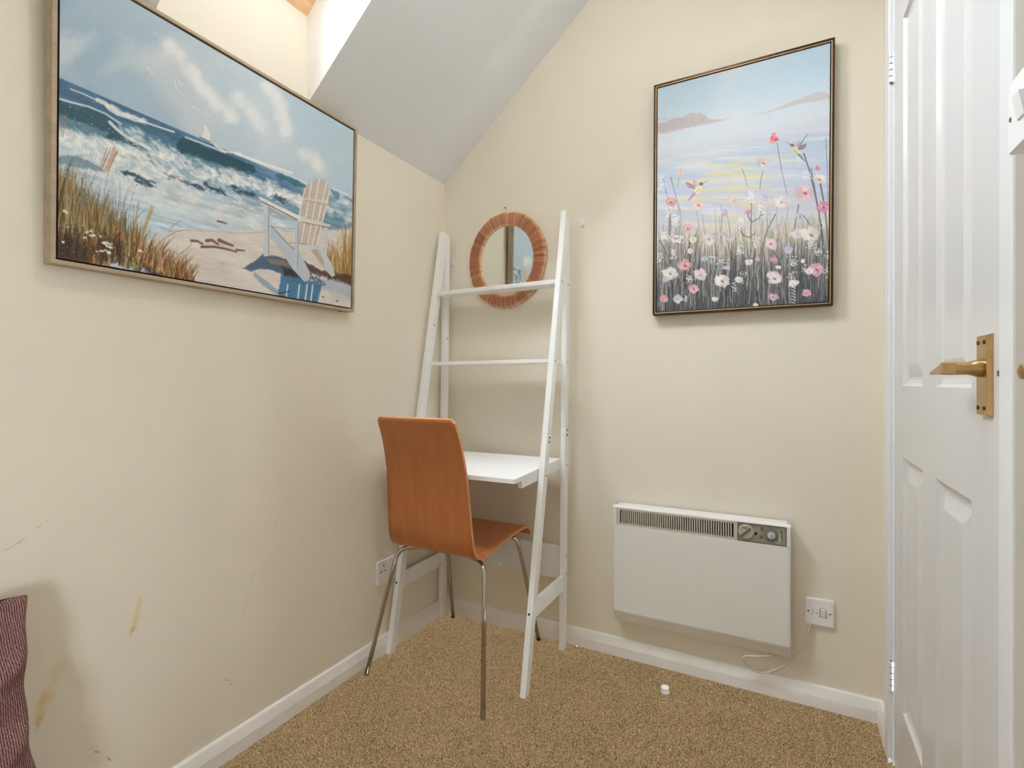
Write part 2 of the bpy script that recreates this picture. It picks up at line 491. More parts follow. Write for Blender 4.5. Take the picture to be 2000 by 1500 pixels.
def reveal():
    vs, fs = [], []
    def quad(*p):
        k = len(vs); vs.extend(p); fs.append(tuple(range(k, k + len(p))))
    tx, tz = OPX + NX * PERP, slope(OPX) + NZ * PERP
    for y in (SKY0, SKY1):
        quad((0, y, ZL), (OPX, y, slope(OPX)), (tx, y, tz), (0, y, ZL + VOFF))
    quad((OPX, SKY0, slope(OPX)), (OPX, SKY1, slope(OPX)), (tx, SKY1, tz), (tx, SKY0, tz))
    return struct(mesh('trim_1', vs, fs, M['reveal'], fix=False), 'white plastered sides of the roof window recess', 'window recess')
reveal()

# roof window: pine frame, sash, glass, in a local frame lying on the slope
def roof_window():
    w = thing('window_1', (0, (SKY0 + SKY1) / 2, ZL + VOFF), 'pine framed roof window in the sloping ceiling', 'window', kind='structure')
    o = Vector((0, 0, ZL + VOFF)); ux = Vector((math.cos(.711), 0, math.sin(.711))); un = Vector((NX, 0, NZ)); 
    Lw = (OPX + NX * PERP) / math.cos(.711)
    def slab(name, a0, a1, y0, y1, n0, n1, m, par, bev=.002):
        P = lambda a, y, n: tuple(o + ux * a + un * n + Vector((0, y, 0)))
        return hexa(name, [P(a0, y0, n0), P(a1, y0, n0), P(a1, y1, n0), P(a0, y1, n0), P(a0, y0, n1), P(a1, y0, n1), P(a1, y1, n1), P(a0, y1, n1)], m, par, bev)
    f = .042
    slab('frame_board', -.01, f, SKY0 - .02, SKY1 + .02, 0, .09, M['pine'], w)
    slab('frame_board', Lw - f, Lw + .01, SKY0 - .02, SKY1 + .02, 0, .09, M['pine'], w)
    slab('frame_board', f, Lw - f, SKY0 - .02, SKY0 + f, 0, .09, M['pine'], w)
    slab('frame_board', f, Lw - f, SKY1 - f, SKY1 + .02, 0, .09, M['pine'], w)
    s = .035
    g = f + .004
    slab('sash_rail', g, g + s, SKY0 + g, SKY1 - g, .018, .07, M['pine'], w)
    slab('sash_rail', Lw - g - s, Lw - g, SKY0 + g, SKY1 - g, .018, .07, M['pine'], w)
    slab('sash_stile', g + s, Lw - g - s, SKY0 + g, SKY0 + g + s, .018, .07, M['pine'], w)
    slab('sash_stile', g + s, Lw - g - s, SKY1 - g - s, SKY1 - g, .018, .07, M['pine'], w)
    a = g + s
    slab('seal', a - .002, a + .006, SKY0 + a, SKY1 - a, .03, .036, M['dark_gasket'], w, 0)
    slab('pane', a - .004, Lw - a + .004, SKY0 + a - .004, SKY1 - a + .004, .040, .046, M['glass'], w, 0)
    c = o + ux * (Lw / 2) + un * .11 + Vector((0, (SKY0 + SKY1) / 2, 0))
    portal('roof_window_daylight', c, Lw, SKY1 - SKY0, -un)
roof_window()

# unseen window behind the camera, added to fill light onto the left wall
def added_window():
    ym = (WY0 + WY1) / 2
    w = thing('fill_window', (XR, ym, WZ0), 'white casement window out of view, added for fill light', 'window', kind='structure')
    x0, x1 = XR + .03, XR + .08
    f = .045
    for (c, d) in ((WZ0, WZ0 + f), (WZ1 - f, WZ1)):
        box('frame_board', x0, x1, WY0, WY1, c, d, M['casing'], w, .003)
    for (a, b) in ((WY0, WY0 + f), (ym - f / 2, ym + f / 2), (WY1 - f, WY1)):
        box('frame_board', x0, x1, a, b, WZ0 + f, WZ1 - f, M['casing'], w, .003)
    for (a, b) in ((WY0 + f, ym - f / 2), (ym + f / 2, WY1 - f)):
        box('pane', XR + .052, XR + .058, a, b, WZ0 + f, WZ1 - f, M['glass'], w)
    box('sill', XR - .08, XR, WY0 - .03, WY1 + .03, WZ0 - .025, WZ0, M['casing'], w, .004)
    portal('added_window_daylight', (XR + .095, ym, (WZ0 + WZ1) / 2), WY1 - WY0, WZ1 - WZ0, (-1, 0, 0))
added_window()

# skirting boards: a chamfered section swept along the wall
HB, TB = .070, .0155
PROF = [(0, 0), (TB, 0), (TB, HB * .53), (TB * .55, HB * .93), (TB * .35, HB), (0, HB)]
def skirting(name, path, label):
    """path: wall-line points with inward normals mitred at corners"""
    vs, fs = [], []
    n = len(PROF)
    for (px, py, nx, ny) in path:
        for (d, h) in PROF:
            vs.append((px + nx * d, py + ny * d, h))
    for i in range(len(path) - 1):
        for k in range(n):
            fs.append((i * n + k, i * n + (k + 1) % n, (i + 1) * n + (k + 1) % n, (i + 1) * n + k))
    fs.append(tuple(range(n))); fs.append(tuple((len(path) - 1) * n + k for k in range(n)))
    return struct(mesh(name, vs, fs, M['skirting']), label, 'skirting board')
skirting('baseboard_left', [(0, YF, 1, 0), (0, 0, 1, -1)], 'white skirting board along the knee wall')
skirting('baseboard_back', [(0, 0, 1, -1), (XR, 0, -1, -1)], 'white skirting board along the gable wall')
skirting('baseboard_right', [(XR, 0, -1, -1), (XR, -.1405, -1, 0)], 'short white skirting board between the corner and the door casing')

# door casing
def casing():
    t = thing('trim_2', (XR, DH, 0), 'white painted casing around the door', 'door casing', kind='structure')
    box('casing_board', XR - .0155, XR, -.1985, -.1415, 0, DT + .07, M['casing'], t, .003)
    box('casing_board', XR - .0155, XR, -1.060, -1.013, 0, DT + .07, M['casing'], t, .003)
    box('casing_board', XR - .0155, XR, -1.060, -.1415, DT + .012, DT + .075, M['casing'], t, .003)
    box('jamb', XR - .004, XR + .1, -.2035, -.1985, 0, DT + .012, M['casing'], t)
    box('jamb', XR - .004, XR + .1, -1.013, -.9785, 0, DT + .012, M['casing'], t, .002)
    box('door_stop', XR + .05, XR + .09, DL, DH, 0, .02, M['hole'], t)
casing()

# six panel door
def door():
    DX = XR - .004
    d = thing('door_1', (DX, DH, 0), 'white six panel door with brass lever handle', 'door', kind='structure')
    z0 = .012
    cols = [(-.325, -.530), (-.640, -.857)]
    rows = [(.215, .868), (1.050, 1.985), (2.04, 2.16)]
    ys = sorted({DH, DL} | {c for p in cols for c in p}, reverse=True)
    zs = sorted({z0, DT} | {c for p in rows for c in p})
    vs, fs = [], []
    def q(*p):
        k = len(vs); vs.extend(p); fs.append(tuple(range(k, k + len(p))))
    for i in range(len(ys) - 1):
        for j in range(len(zs) - 1):
            if (ys[i], ys[i + 1]) in cols and (zs[j], zs[j + 1]) in rows: continue
            q((DX, ys[i], zs[j]), (DX, ys[i + 1], zs[j]), (DX, ys[i + 1], zs[j + 1]), (DX, ys[i], zs[j + 1]))
    e = DX + .04
    q((e, DH, z0), (e, DL, z0), (e, DL, DT), (e, DH, DT))
    q((DX, DH, z0), (e, DH, z0), (e, DH, DT), (DX, DH, DT)); q((DX, DL, z0), (e, DL, z0), (e, DL, DT), (DX, DL, DT))
    q((DX, DH, z0), (e, DH, z0), (e, DL, z0), (DX, DL, z0)); q((DX, DH, DT), (e, DH, DT), (e, DL, DT), (DX, DL, DT))
    mesh('door_leaf', vs, fs, M['gloss_white'], d, fix=False)
    for (ya, yb) in cols:
        for (za, zb) in rows:
            vs, fs = [], []
            loops = [(0, 0), (.006, .007), (.016, .010), (.022, .010), (.048, .003), (.052, .002)]
            for (ins, dep) in loops:
                vs += [(DX + dep, ya - ins, za + ins), (DX + dep, yb + ins, za + ins), (DX + dep, yb + ins, zb - ins), (DX + dep, ya - ins, zb - ins)]
            for i in range(len(loops) - 1):
                for k in range(4): fs.append((i * 4 + k, i * 4 + (k + 1) % 4, i * 4 + 4 + (k + 1) % 4, i * 4 + 4 + k))
            k = (len(loops) - 1) * 4; fs.append((k, k + 1, k + 2, k + 3))
            mesh('door_panel', vs, fs, M['gloss_white'], d, fix=False)
    # hinges: knuckle segments
    for (za, zb) in ((1.885, 1.972), (.205, .288)):
        n = 5; h = (zb - za) / n
        pin = lathe('hinge', [(.0035, 0), (.0035, zb - za)], (DX - .006, -.2035, za), (0, 0, 1), M['hole'], d, 10)
        for i in range(n):
            lathe('hinge_knuckle', [(.0050, .0012), (.0056, .002), (.0056, h - .002), (.0050, h - .0012)], (DX - .006, -.2035, za + i * h), (0, 0, 1), M['casing'], pin, 12)
    # lever handle on a bevelled back plate
    hp = hexa('handle_plate', [(DX, -.907, 1.009), (DX, -.9545, 1.009), (DX - .0075, -.9525, 1.011), (DX - .0075, -.909, 1.011), (DX, -.907, 1.131), (DX, -.9545, 1.131), (DX - .0075, -.9525, 1.129), (DX - .0075, -.909, 1.129)], M['brass'], d, .001)
    hp['label'] = 'brass lever handle back plate with four screws'
    for z in (1.021, 1.119):
        for y in (-.917, -.943):
            lathe('screw', [(.0032, 0), (.0032, .0016)], (DX - .0071, y, z), (-1, 0, 0), M['dark_gasket'], hp, 10)
    zc = 1.0805
    neck = lathe('handle_neck', [(.0135, 0), (.0135, .006), (.0115, .010), (.0098, .016), (.0098, .047)], (DX - .007, -.930, zc), (-1, 0, 0), M['brass'], d, 20)
    xa = DX - .046
    hexa('lever', [(xa - .010, -.9405, zc - .0085), (xa + .008, -.9405, zc - .0085), (xa + .002, -.838, zc - .0085), (xa - .004, -.838, zc - .0085),
                   (xa - .010, -.9405, zc + .0085), (xa + .008, -.9405, zc + .0085), (xa + .002, -.838, zc - .0035), (xa - .004, -.838, zc - .0035)], M['brass'], d, .0018)
    box('strike', DX - .002, DX + .001, -.9785, -.974, 1.068, 1.076, M['screw'], d)
door()

# ================================================================== THINGS
# ---- ladder desk
def ladder_desk():
    t = thing('ladder_desk', (.32, -.23, 0), 'tall white ladder desk with two narrow shelves in the corner', 'desk')
    W = M['desk_white']
    XS = {'L': (.0155, .038), 'R': (.6045, .6265)}
    ZT, ZJ = 1.737, .872
    def fl(z, back=False):   # y of the front leg's front / back face
        k = z / ZT
        return (-.388 + (.388 - .036) * k) if back else (-.421 + (.421 - .076) * k)
    def bl(z, back=False):
        k = z / 1.72
        return (-.046 + .022 * k) if back else (-.078 + .022 * k)
    def lx(z): return .009 * z / ZT
    for s, (a, b) in XS.items():
        for nm, z0, z1 in (('front_leg', 0, ZJ - .0004), ('front_leg', ZJ + .0004, ZT)):
            p, q = lx(z0), lx(z1); hexa(nm, [(a + p, fl(z0), z0), (b + p, fl(z0), z0), (b + p, fl(z0, 1), z0), (a + p, fl(z0, 1), z0), (a + q, fl(z1), z1), (b + q, fl(z1), z1), (b + q, fl(z1, 1), z1 - .004), (a + q, fl(z1, 1), z1 - .004)], W, t, .0018)
        a2, b2 = (a + .0005, b - .0005) if s == 'L' else (a - .002, b - .003)
        for nm, z0, z1 in (('back_leg', 0, ZJ + .0126), ('back_leg', ZJ + .0134, 1.722)):
            p, q = lx(z0), lx(z1); hexa(nm, [(a2 + p, bl(z0), z0), (b2 + p, bl(z0), z0), (b2 + p, bl(z0, 1), z0), (a2 + p, bl(z0, 1), z0), (a2 + q, bl(z1), z1), (b2 + q, bl(z1), z1), (b2 + q, bl(z1, 1), z1), (a2 + q, bl(z1, 1), z1)], W, t, .0018)
        # low side rail
        box('side_rail', a + .003, b - .005, fl(.27, 1) - .004, bl(.27) + .004, .236, .297, W, t, .0015)
    x0, x1 = .038, .6045
    box('shelf', x0 + .0075, x1 + .0075, -.128, -.046, 1.442, 1.459, W, t, .0015)
    box('shelf', x0 + .006, x1 + .006, -.190, -.060, 1.134, 1.148, W, t, .0015)
    # desktop, a touch lower at its front edge
    yf, yb = -.452, -.058
    def dz(y): return .739 + (.757 - .739) * (y - yf) / (yb - yf)
    r = .009; X0, X1 = .0385, .6045
    out = [(X0, yb), (X1, yb)]
    for k in range(7):
        an = math.pi / 2 * k / 6
        out.append((X1 - r + r * math.cos(an), yf + r - r * math.sin(an)))
    for k in range(7):
        an = math.pi / 2 * k / 6
        out.append((X0 + r - r * math.sin(an), yf + r - r * math.cos(an)))
    n = len(out)
    vs = [(x, y, dz(y)) for x, y in out] + [(x, y, dz(y) - .015) for x, y in out]
    fs = [tuple(range(n)), tuple(reversed(range(n, 2 * n)))] + [(i, (i + 1) % n, n + (i + 1) % n, n + i) for i in range(n)]
    mesh('desktop', vs, fs, W, t)
    for (a, b) in ((.0395, .056), (.588, .6040)):
        ya, yb2 = -.402, -.062
        hexa('desk_rail', [(a, ya + .006, dz(ya) - .042), (b, ya + .006, dz(ya) - .042), (b, yb2, dz(yb2) - .042), (a, yb2, dz(yb2) - .042), (a, ya, dz(ya) - .0155), (b, ya, dz(ya) - .0155), (b, yb2, dz(yb2) - .0155), (a, yb2, dz(yb2) - .0155)], W, t, .0012)
    pn = box('back_panel', .036, .602, -.066, -.052, .279, .407, M['panel_grey'], t, .001)
    # bolts
    def bolt(x, y, z, ax, r=.0032, m='screw'):
        lathe('bolt', [(r, 0), (r, .0012)], (x + lx(z), y, z), ax, M[m], t, 10)
    for z in (.858, .842): bolt(.6265, fl(z) + .022, z, (1, 0, 0), .004, 'hole')
    for z in (.870, .851): bolt(.6235, bl(z) + .019, z, (1, 0, 0), .004, 'hole')
    for z in (1.45, 1.141): bolt(.6265, fl(z) + .02, z, (1, 0, 0)); bolt(.6235, bl(z) + .018, z, (1, 0, 0))
    bolt(.6265, fl(.722) + .018, .722, (1, 0, 0)); bolt(.6235, bl(.73) + .018, .73, (1, 0, 0))
    for z in (.37, .30): bolt(.6235, bl(z) + .018, z, (1, 0, 0))
    for a, b in XS.values():
        bolt((a + b) / 2 - .001, fl(.262) - .0008, .262, (0, -1, 0), .0042, 'hole')
    bolt(.038, fl(1.31) + .02, 1.31, (1, 0, 0)); bolt(.0375, bl(1.26) + .018, 1.26, (1, 0, 0))
ladder_desk()

# ---- chair
def chair():
    t = thing('side_chair', (.30, -.31, 0), 'curved orange plywood chair on four thin chrome legs', 'chair')
    prof = smooth_path([(-.067, .438), (-.072, .454), (-.094, .4695), (-.14, .4725), (-.25, .466), (-.36, .4535), (-.428, .4465), (-.466, .457), (-.490, .485), (-.501, .532), (-.507, .60), (-.513, .68), (-.522, .76), (-.541, .85), (-.574, .938)], 6)
    n = len(prof); mcol = 14; th = .0105
    # arc length along the profile
    s = [0]
    for i in range(1, n): s.append(s[-1] + math.hypot(prof[i][0] - prof[i - 1][0], prof[i][1] - prof[i - 1][1]))
    S = s[-1]
    tans = []
    for i in range(n):
        a = prof[max(0, i - 1)]; b = prof[min(n - 1, i + 1)]
        d = math.hypot(b[0] - a[0], b[1] - a[1]); tans.append(((b[0] - a[0]) / d, (b[1] - a[1]) / d))
    vs, fs = [], []
    xc = .2855
    def half(k):
        u = s[k] / S
        w = .186 if u < .45 else .186 - .021 * ((u - .45) / .55)
        # rounded ends
        dfront = s[k]; dback = S - s[k]; r = .011
        for dd in (dback, dfront + .004):
            if dd < r: w -= r - math.sqrt(max(0, r * r - (r - dd) ** 2))
        return w
    for side in (0, 1):
        for i in range(n):
            ty, tz = tans[i]; ny, nz = -tz, ty           # normal pointing up from seat / forward from back
            for j in range(mcol + 1):
                f = 2 * j / mcol - 1
                u = s[i] / S
                curve = .004 * f * f * max(0, min(1, (u - .5) * 4))    # the back is dished a little
                y, z = prof[i]
                vs.append((xc - .010 * max(0, (u - .55) / .45) + f * half(i), y + curve - (ny * th if side else 0), z - (nz * th if side else 0)))
    W = mcol + 1
    for i in range(n - 1):
        for j in range(mcol):
            a = i * W + j
            fs.append((a, a + 1, a + W + 1, a + W))
            b = n * W + a
            fs.append((b, b + W, b + W + 1, b + 1))
    ef = []
    for i in range(n - 1):
        for j in (0, mcol):
            a = i * W + j
            ef.append((a, a + W, n * W + a + W, n * W + a))
    for j in range(mcol):
        for i in (0, n - 1):
            a = i * W + j
            ef.append((a, a + 1, n * W + a + 1, n * W + a))
    o = mesh('seat_shell', vs, fs + ef, M['shell'], t, smooth=True)
    o.data.materials.append(M['ply_edge'])
    for p in list(o.data.polygons)[len(fs):]:
        p.material_index = 1; p.use_smooth = False
    C = M['chrome']; r = .0082
    RL, RR, FL, FR = (.056, -.565), (.553, -.572), (.073, -.044), (.498, -.044)
    yr, yf, zb = -.436, -.165, .4340
    def frame(nm, a, b, y, xl, xr, z):
        yi = y + .06 if y < -.3 else y
        pts = [(a[0], a[1], .006), (xl, y, z), (xl + .13, yi, z + .001), (xr - .13, yi, z + .001), (xr, y, z), (b[0], b[1], .006)]
        tube(nm, fillet(pts, .05, 10), r, C, t, 14)
        for q in (a, b):
            lathe('foot', [(.0083, 0), (.0088, .003), (.0086, .010)], (q[0], q[1], 0), (0, 0, 1), M['dark_plastic'] if y > -.3 else M['chrome'], t, 12)
    frame('rear_leg_frame', RL, RR, yr, .094, .478, zb)
    frame('front_leg_frame', FL, FR, yf, .118, .462, .4555)
    # struts under the seat with plastic spacers
    for x in (.215, .355):
        box('support_strip', x - .013, x + .013, yr + .07, yf + .01, .434, .446, M['chrome'], t, .002)
    for x in (.185, .385):
        lathe('spacer', [(.012, 0), (.012, .016)], (x, yr + .06, zb - .002), (0, 0, 1), M['spacer'], t, 14)
chair()

# ---- round mirror with a raffia surround
def mirror():
    cx, cz = .331, 1.589
    t = thing('wall_mirror', (cx, -.002, cz - .207), 'round mirror with woven raffia surround on the gable wall', 'mirror')
    ao, bo, ai, bi = .189, .207, .128, .149
    n = 1650; r = np.random.default_rng(5)
    sec = [(1.0, .004), (.99, .012), (.86, .0205), (.55, .0225), (.22, .0205), (.02, .014), (0.0, .005)]
    vs, fs = [], []
    strand = np.repeat(r.random(n // 3), 3)
    for k in range(n):
        a = 2 * math.pi * k / n
        jit = (strand[k] - .5)
        ph = (k % 3)
        ridge = (.0022 if ph == 1 else -.0016) + jit * .0024
        w = .0025 * math.sin(a * 3 + 1) + .002 * math.sin(a * 7)
        for (f, h) in sec:
            rx = ai + (ao - ai) * f; rz = bi + (bo - bi) * f
            e = (jit * .004 + w * .5) if f > .9 else 0
            vs.append((cx + (rx + e) * math.cos(a), -(h + (ridge if .1 < f < .98 else 0)), cz + (rz + e) * math.sin(a)))
    m = len(sec)
    for k in range(n):
        for i in range(m - 1):
            a, b = k * m + i, ((k + 1) % n) * m + i
            fs.append((a, b, b + 1, a + 1))
    ro = mesh('raffia_surround', vs, fs, M['raffia'], t)
    sv = np.clip(np.repeat(np.array([strand[k] * .75 + (.0 if k % 3 == 1 else .30) for k in range(n)]), m), 0, 1)  # random tone per strand; shade in the grooves is painted in as darker colour
    sa = ro.data.attributes.new('strand', 'FLOAT', 'POINT'); sa.data.foreach_set('value', sv.astype(np.float32))
    # glass
    seg = 96; vs = [(cx, -.008, cz)]; fs = []
    for k in range(seg):
        a = 2 * math.pi * k / seg
        vs.append((cx + (ai + .006) * math.cos(a), -.008, cz + (bi + .006) * math.sin(a)))
    for k in range(seg): fs.append((0, 1 + k, 1 + (k + 1) % seg))
    fs = [tuple(reversed(f)) for f in fs]
    o = mesh('mirror_glass', vs, fs, M['mirror'], t, fix=False)
    # backing board
    vs, fs = [], []
    for k in range(seg):
        a = 2 * math.pi * k / seg
        for y in (-.003, -.007): vs.append((cx + (ao - .006) * math.cos(a), y, cz + (bo - .006) * math.sin(a)))
    for k in range(seg): fs.append((2 * k, 2 * ((k + 1) % seg), 2 * ((k + 1) % seg) + 1, 2 * k + 1))
    fs += [tuple(2 * k for k in range(seg)), tuple(2 * k + 1 for k in range(seg))]
    mesh('backing', vs, fs, M['black'], t)
    tube('hanging_cord', [(cx - .007, -.006, cz + bo - .01), (cx - .004, -.005, cz + bo + .018), (cx - .001, -.006, cz + bo - .01)], .0011, M['raffia'], t, 6)
    nl = lathe('picture_nail', [(.0012, 0), (.0012, .014), (.0036, .0145), (.0030, .0165)], (cx - .004, 0, cz + bo + .0185), (0, -1, 0), M['screw'], None, 12, base=(cx - .004, 0, cz + bo + .0185))
    # lathe stores verts relative to base
    tag(nl, 'small nail in the wall above the round mirror', 'nail')
mirror()

# ---- panel heater
def heater():
    t = thing('panel_heater', (1.12, -.01, .168), 'ivory electric panel heater with grille and timer on the gable wall', 'heater')
    x0, x1 = .8185, 1.409
    yf = -.064
    H = M['heater']
    # casing: chamfered foot, flat front up to the grille, cheeks and top
    vs, fs = [], []
    def ext(prof, xa, xb):
        k = len(vs); n = len(prof)
        for x in (xa, xb):
            for (y, z) in prof: vs.append((x, y, z))
        for i in range(n): fs.append((k + i, k + (i + 1) % n, k + n + (i + 1) % n, k + n + i))
        fs.append(tuple(k + i for i in range(n))); fs.append(tuple(k + n + i for i in reversed(range(n))))
    e = .006
    prof = [(-.012, .162), (-.036, .157), (-.044, .159), (yf + .002, .195), (yf, .202), (yf, .525), (-.040, .525), (-.012, .525)]
    ins = [(-.012, .166), (-.036, .162), (-.043, .164), (yf + .007, .198), (yf + .005, .204), (yf + .005, .525), (-.040, .525), (-.012, .525)]
    ext(prof, x0 + e, x1 - e)
    # rounded cheeks
    n = len(prof)
    for (xa, xb) in ((x0 + e, x0), (x1 - e, x1)):
        k = len(vs)
        vs += [(xa, y, z) for y, z in prof] + [(xb, y, z) for y, z in ins]
        for i in range(n): fs.append((k + i, k + (i + 1) % n, k + n + (i + 1) % n, k + n + i))
        fs.append(tuple(k + n + i for i in range(n)))
    top = [(-.012, .523), (yf, .523), (yf, .588), (yf + .0025, .594), (yf + .009, .597), (-.012, .598)]
    ext(top, x0 + .001, x0 + .014); ext(top, x1 - .012, x1 - .001)
    cap = [(-.012, .585), (yf + .012, .585), (yf + .012, .5885), (yf, .5885), (yf + .0005, .5905), (yf + .003, .5945), (yf + .009, .597), (-.012, .598)]
    ext(cap, x0 + .0015, x1 - .0015)
    body = mesh('casing', vs, fs, H, t)
    # grille
    gx0, gx1, gz0, gz1 = x0 + .014, 1.250, .525, .5885
    g = multibox('grille', [(gx0, gx1, -.0525, -.0520, gz0, gz1)], M['hole'], t)
    multibox('grille_frame', [(gx0, gx0 + .013, -.0630, -.0525, gz0, gz1), (gx1 - .012, gx1, -.0630, -.0525, gz0, gz1), (gx0 + .013, gx1 - .012, -.0630, -.0525, gz1 - .007, gz1), (gx0 + .013, gx1 - .012, -.0630, -.0525, gz0, gz0 + .007)], M['grille'], g)
    sx0, sx1 = gx0 + .013, gx1 - .012
    cnt = 50; pitch = (sx1 - sx0) / cnt
    first = None
    for i in range(cnt - 1):
        x = sx0 + pitch * (i + 1)
        if first is None:
            first = box('slat', x - .0020, x + .0020, -.0625, -.0525, gz0 + .0065, gz1 - .0065, M['grille'], g)
            fx = x
        else:
            o = first.copy(); COL.objects.link(o); o.parent = g
            o.location = (x - fx, 0, 0)
    # control panel
    cx0, cx1 = 1.2505, x1 - .012
    c = box('control_panel', cx0, cx1, -.0610, -.0505, gz0 + .0005, gz1 - .0005, M['smoke'], t, .001)
    multibox('panel_rim', [(cx0, cx1, -.0637, -.0610, gz1 - .003, gz1 - .0006), (cx0, cx1, -.0637, -.0610, gz0 + .0006, gz0 + .003), (cx1 - .003, cx1, -.0637, -.0610, gz0 + .003, gz1 - .003), (cx0, cx0 + .002, -.0637, -.0610, gz0 + .003, gz1 - .003)], M['smoke_dark'], c)
    zc = .558
    dx = cx0 + .026
    d = lathe('dial', [(.0245, 0), (.0245, .003), (.021, .0065), (.0, .0068)], (dx, -.0610, zc), (0, -1, 0), M['dial'], c, 32)
    hexa('dial_grip', [(dx - .017, -.0680, zc - .013), (dx - .013, -.0680, zc - .017), (dx + .017, -.0680, zc + .013), (dx + .013, -.0680, zc + .017), (dx - .017, -.0715, zc - .013), (dx - .013, -.0715, zc - .017), (dx + .017, -.0715, zc + .013), (dx + .013, -.0715, zc + .017)], M['smoke_dark'], c, .001)
    multibox('dial_mark', [(dx - .012, dx + .006, -.0682, -.0675, zc + .012, zc + .015)], M['smoke_dark'], c)
    lathe('indicator', [(.0045, 0), (.0045, .0012), (.003, .0016)], (cx0 + .056, -.0610, zc - .002), (0, -1, 0), M['black'], c, 16)
    multibox('rocker', [(cx0 + .066, cx0 + .076, -.0640, -.0610, zc - .016, zc - .006)], M['smoke_dark'], c)
    for (a, b, z0_, z1_) in ((.070, .080, .010, .022), (.128, .133, -.012, .016)):
        box('mark', cx0 + a, cx0 + b, -.0617, -.0610, zc + z0_, zc + z1_, M['smoke_dark'], c)
    tx = cx0 + .102
    tm = lathe('timer_dial', [(.0225, 0), (.0225, .003), (.0165, .0035), (.0155, .0055), (.0, .0058)], (tx, -.0610, zc - .001), (0, -1, 0), M['timer'], c, 36)
    lathe('timer_face', [(.0115, 0), (.0115, .0012), (.0045, .0014), (.004, .004), (0, .004)], (tx, -.0668, zc - .001), (0, -1, 0), M['timer_light'], c, 28)
    lathe('timer_pin', [(.0016, 0), (.0016, .001)], (tx, -.0708, zc - .001), (0, -1, 0), M['black'], c, 10)
    multibox('timer_scale', [(tx - .004, tx + .024, -.0622, -.0610, zc - .0245, zc - .021), (tx + .020, tx + .027, -.0622, -.0610, zc - .018, zc + .006)], M['timer_light'], c)
    # feet brackets to the wall
    for a in (x0 + .08, x1 - .12): box('wall_bracket', a, a + .04, -.012, 0, .2, .55, M['screw'], t)
    pts = smooth_path([(1.466, -.010, .272), (1.462, -.014, .25), (1.452, -.02, .222), (1.432, -.03, .176), (1.392, -.036, .126), (1.345, -.034, .090), (1.312, -.032, .080), (1.285, -.036, .090), (1.268, -.042, .112), (1.274, -.05, .132), (1.298, -.050, .139), (1.325, -.046, .143), (1.352, -.040, .150), (1.366, -.034, .166)], 6)
    tube('flex', pts, .0033, M['cable'], t, 10)
heater()

# ---- fused spur, double socket, light switch
def spur():
    t = thing('fused_spur', (1.491, 0, .268), 'white fused switch plate feeding the heater flex', 'wall switch')
    x0, x1, z0, z1 = 1.4505, 1.5305, .267, .354
    box('plate', x0, x1, -.0105, 0, z0, z1, M['white_plastic'], t, .0025)
    zc = .311
    box('rocker_recess', 1.4915, 1.5095, -.0108, -.0100, zc - .0145, zc + .0145, M['screw'], t)
    hexa('rocker', [(1.493, -.0122, zc - .013), (1.508, -.0122, zc - .013), (1.508, -.01, zc - .013), (1.493, -.01, zc - .013), (1.493, -.0165, zc + .013), (1.508, -.0165, zc + .013), (1.508, -.01, zc + .013), (1.493, -.01, zc + .013)], M['white_plastic'], t, .0008)
    box('fuse_carrier', 1.471, 1.489, -.0118, -.0100, zc - .013, zc + .013, M['white_plastic'], t, .0006)
    multibox('fuse_slot', [(1.4715, 1.4725, -.0121, -.0115, zc - .010, zc + .010), (1.480, 1.486, -.0121, -.0115, zc - .004, zc - .002)], M['screw'], t)
    for x in (1.4595, 1.5205):
        lathe('screw', [(.0028, 0), (.0028, .0008)], (x, -.0105, zc), (0, -1, 0), M['screw'], t, 12)
spur()
def socket():
    t = thing('double_socket', (0, -.385, .277), 'white double power socket on the knee wall behind the desk leg', 'socket')
    y0, y1, z0, z1 = -.458, -.312, .278, .366
    box('plate', 0, .0105, y0, y1, z0, z1, M['white_plastic'], t, .0025)
    for yc in (-.424, -.346):
        multibox('pin_hole', [(.0100, .0108, yc - .002, yc + .002, .340, .349), (.0100, .0108, yc - .0135, yc - .0065, .322, .326), (.0100, .0108, yc + .0065, yc + .0135, .322, .326)], M['hole'], t)
    for yc in (-.398, -.372):
        box('rocker', .0100, .0140, yc - .006, yc + .006, .341, .359, M['white_plastic'], t, .001)
    for yc in (-.4455, -.3245):
        lathe('screw', [(.0028, 0), (.0028, .0008)], (.0105, yc, .322), (1, 0, 0), M['screw'], t, 12)
socket()
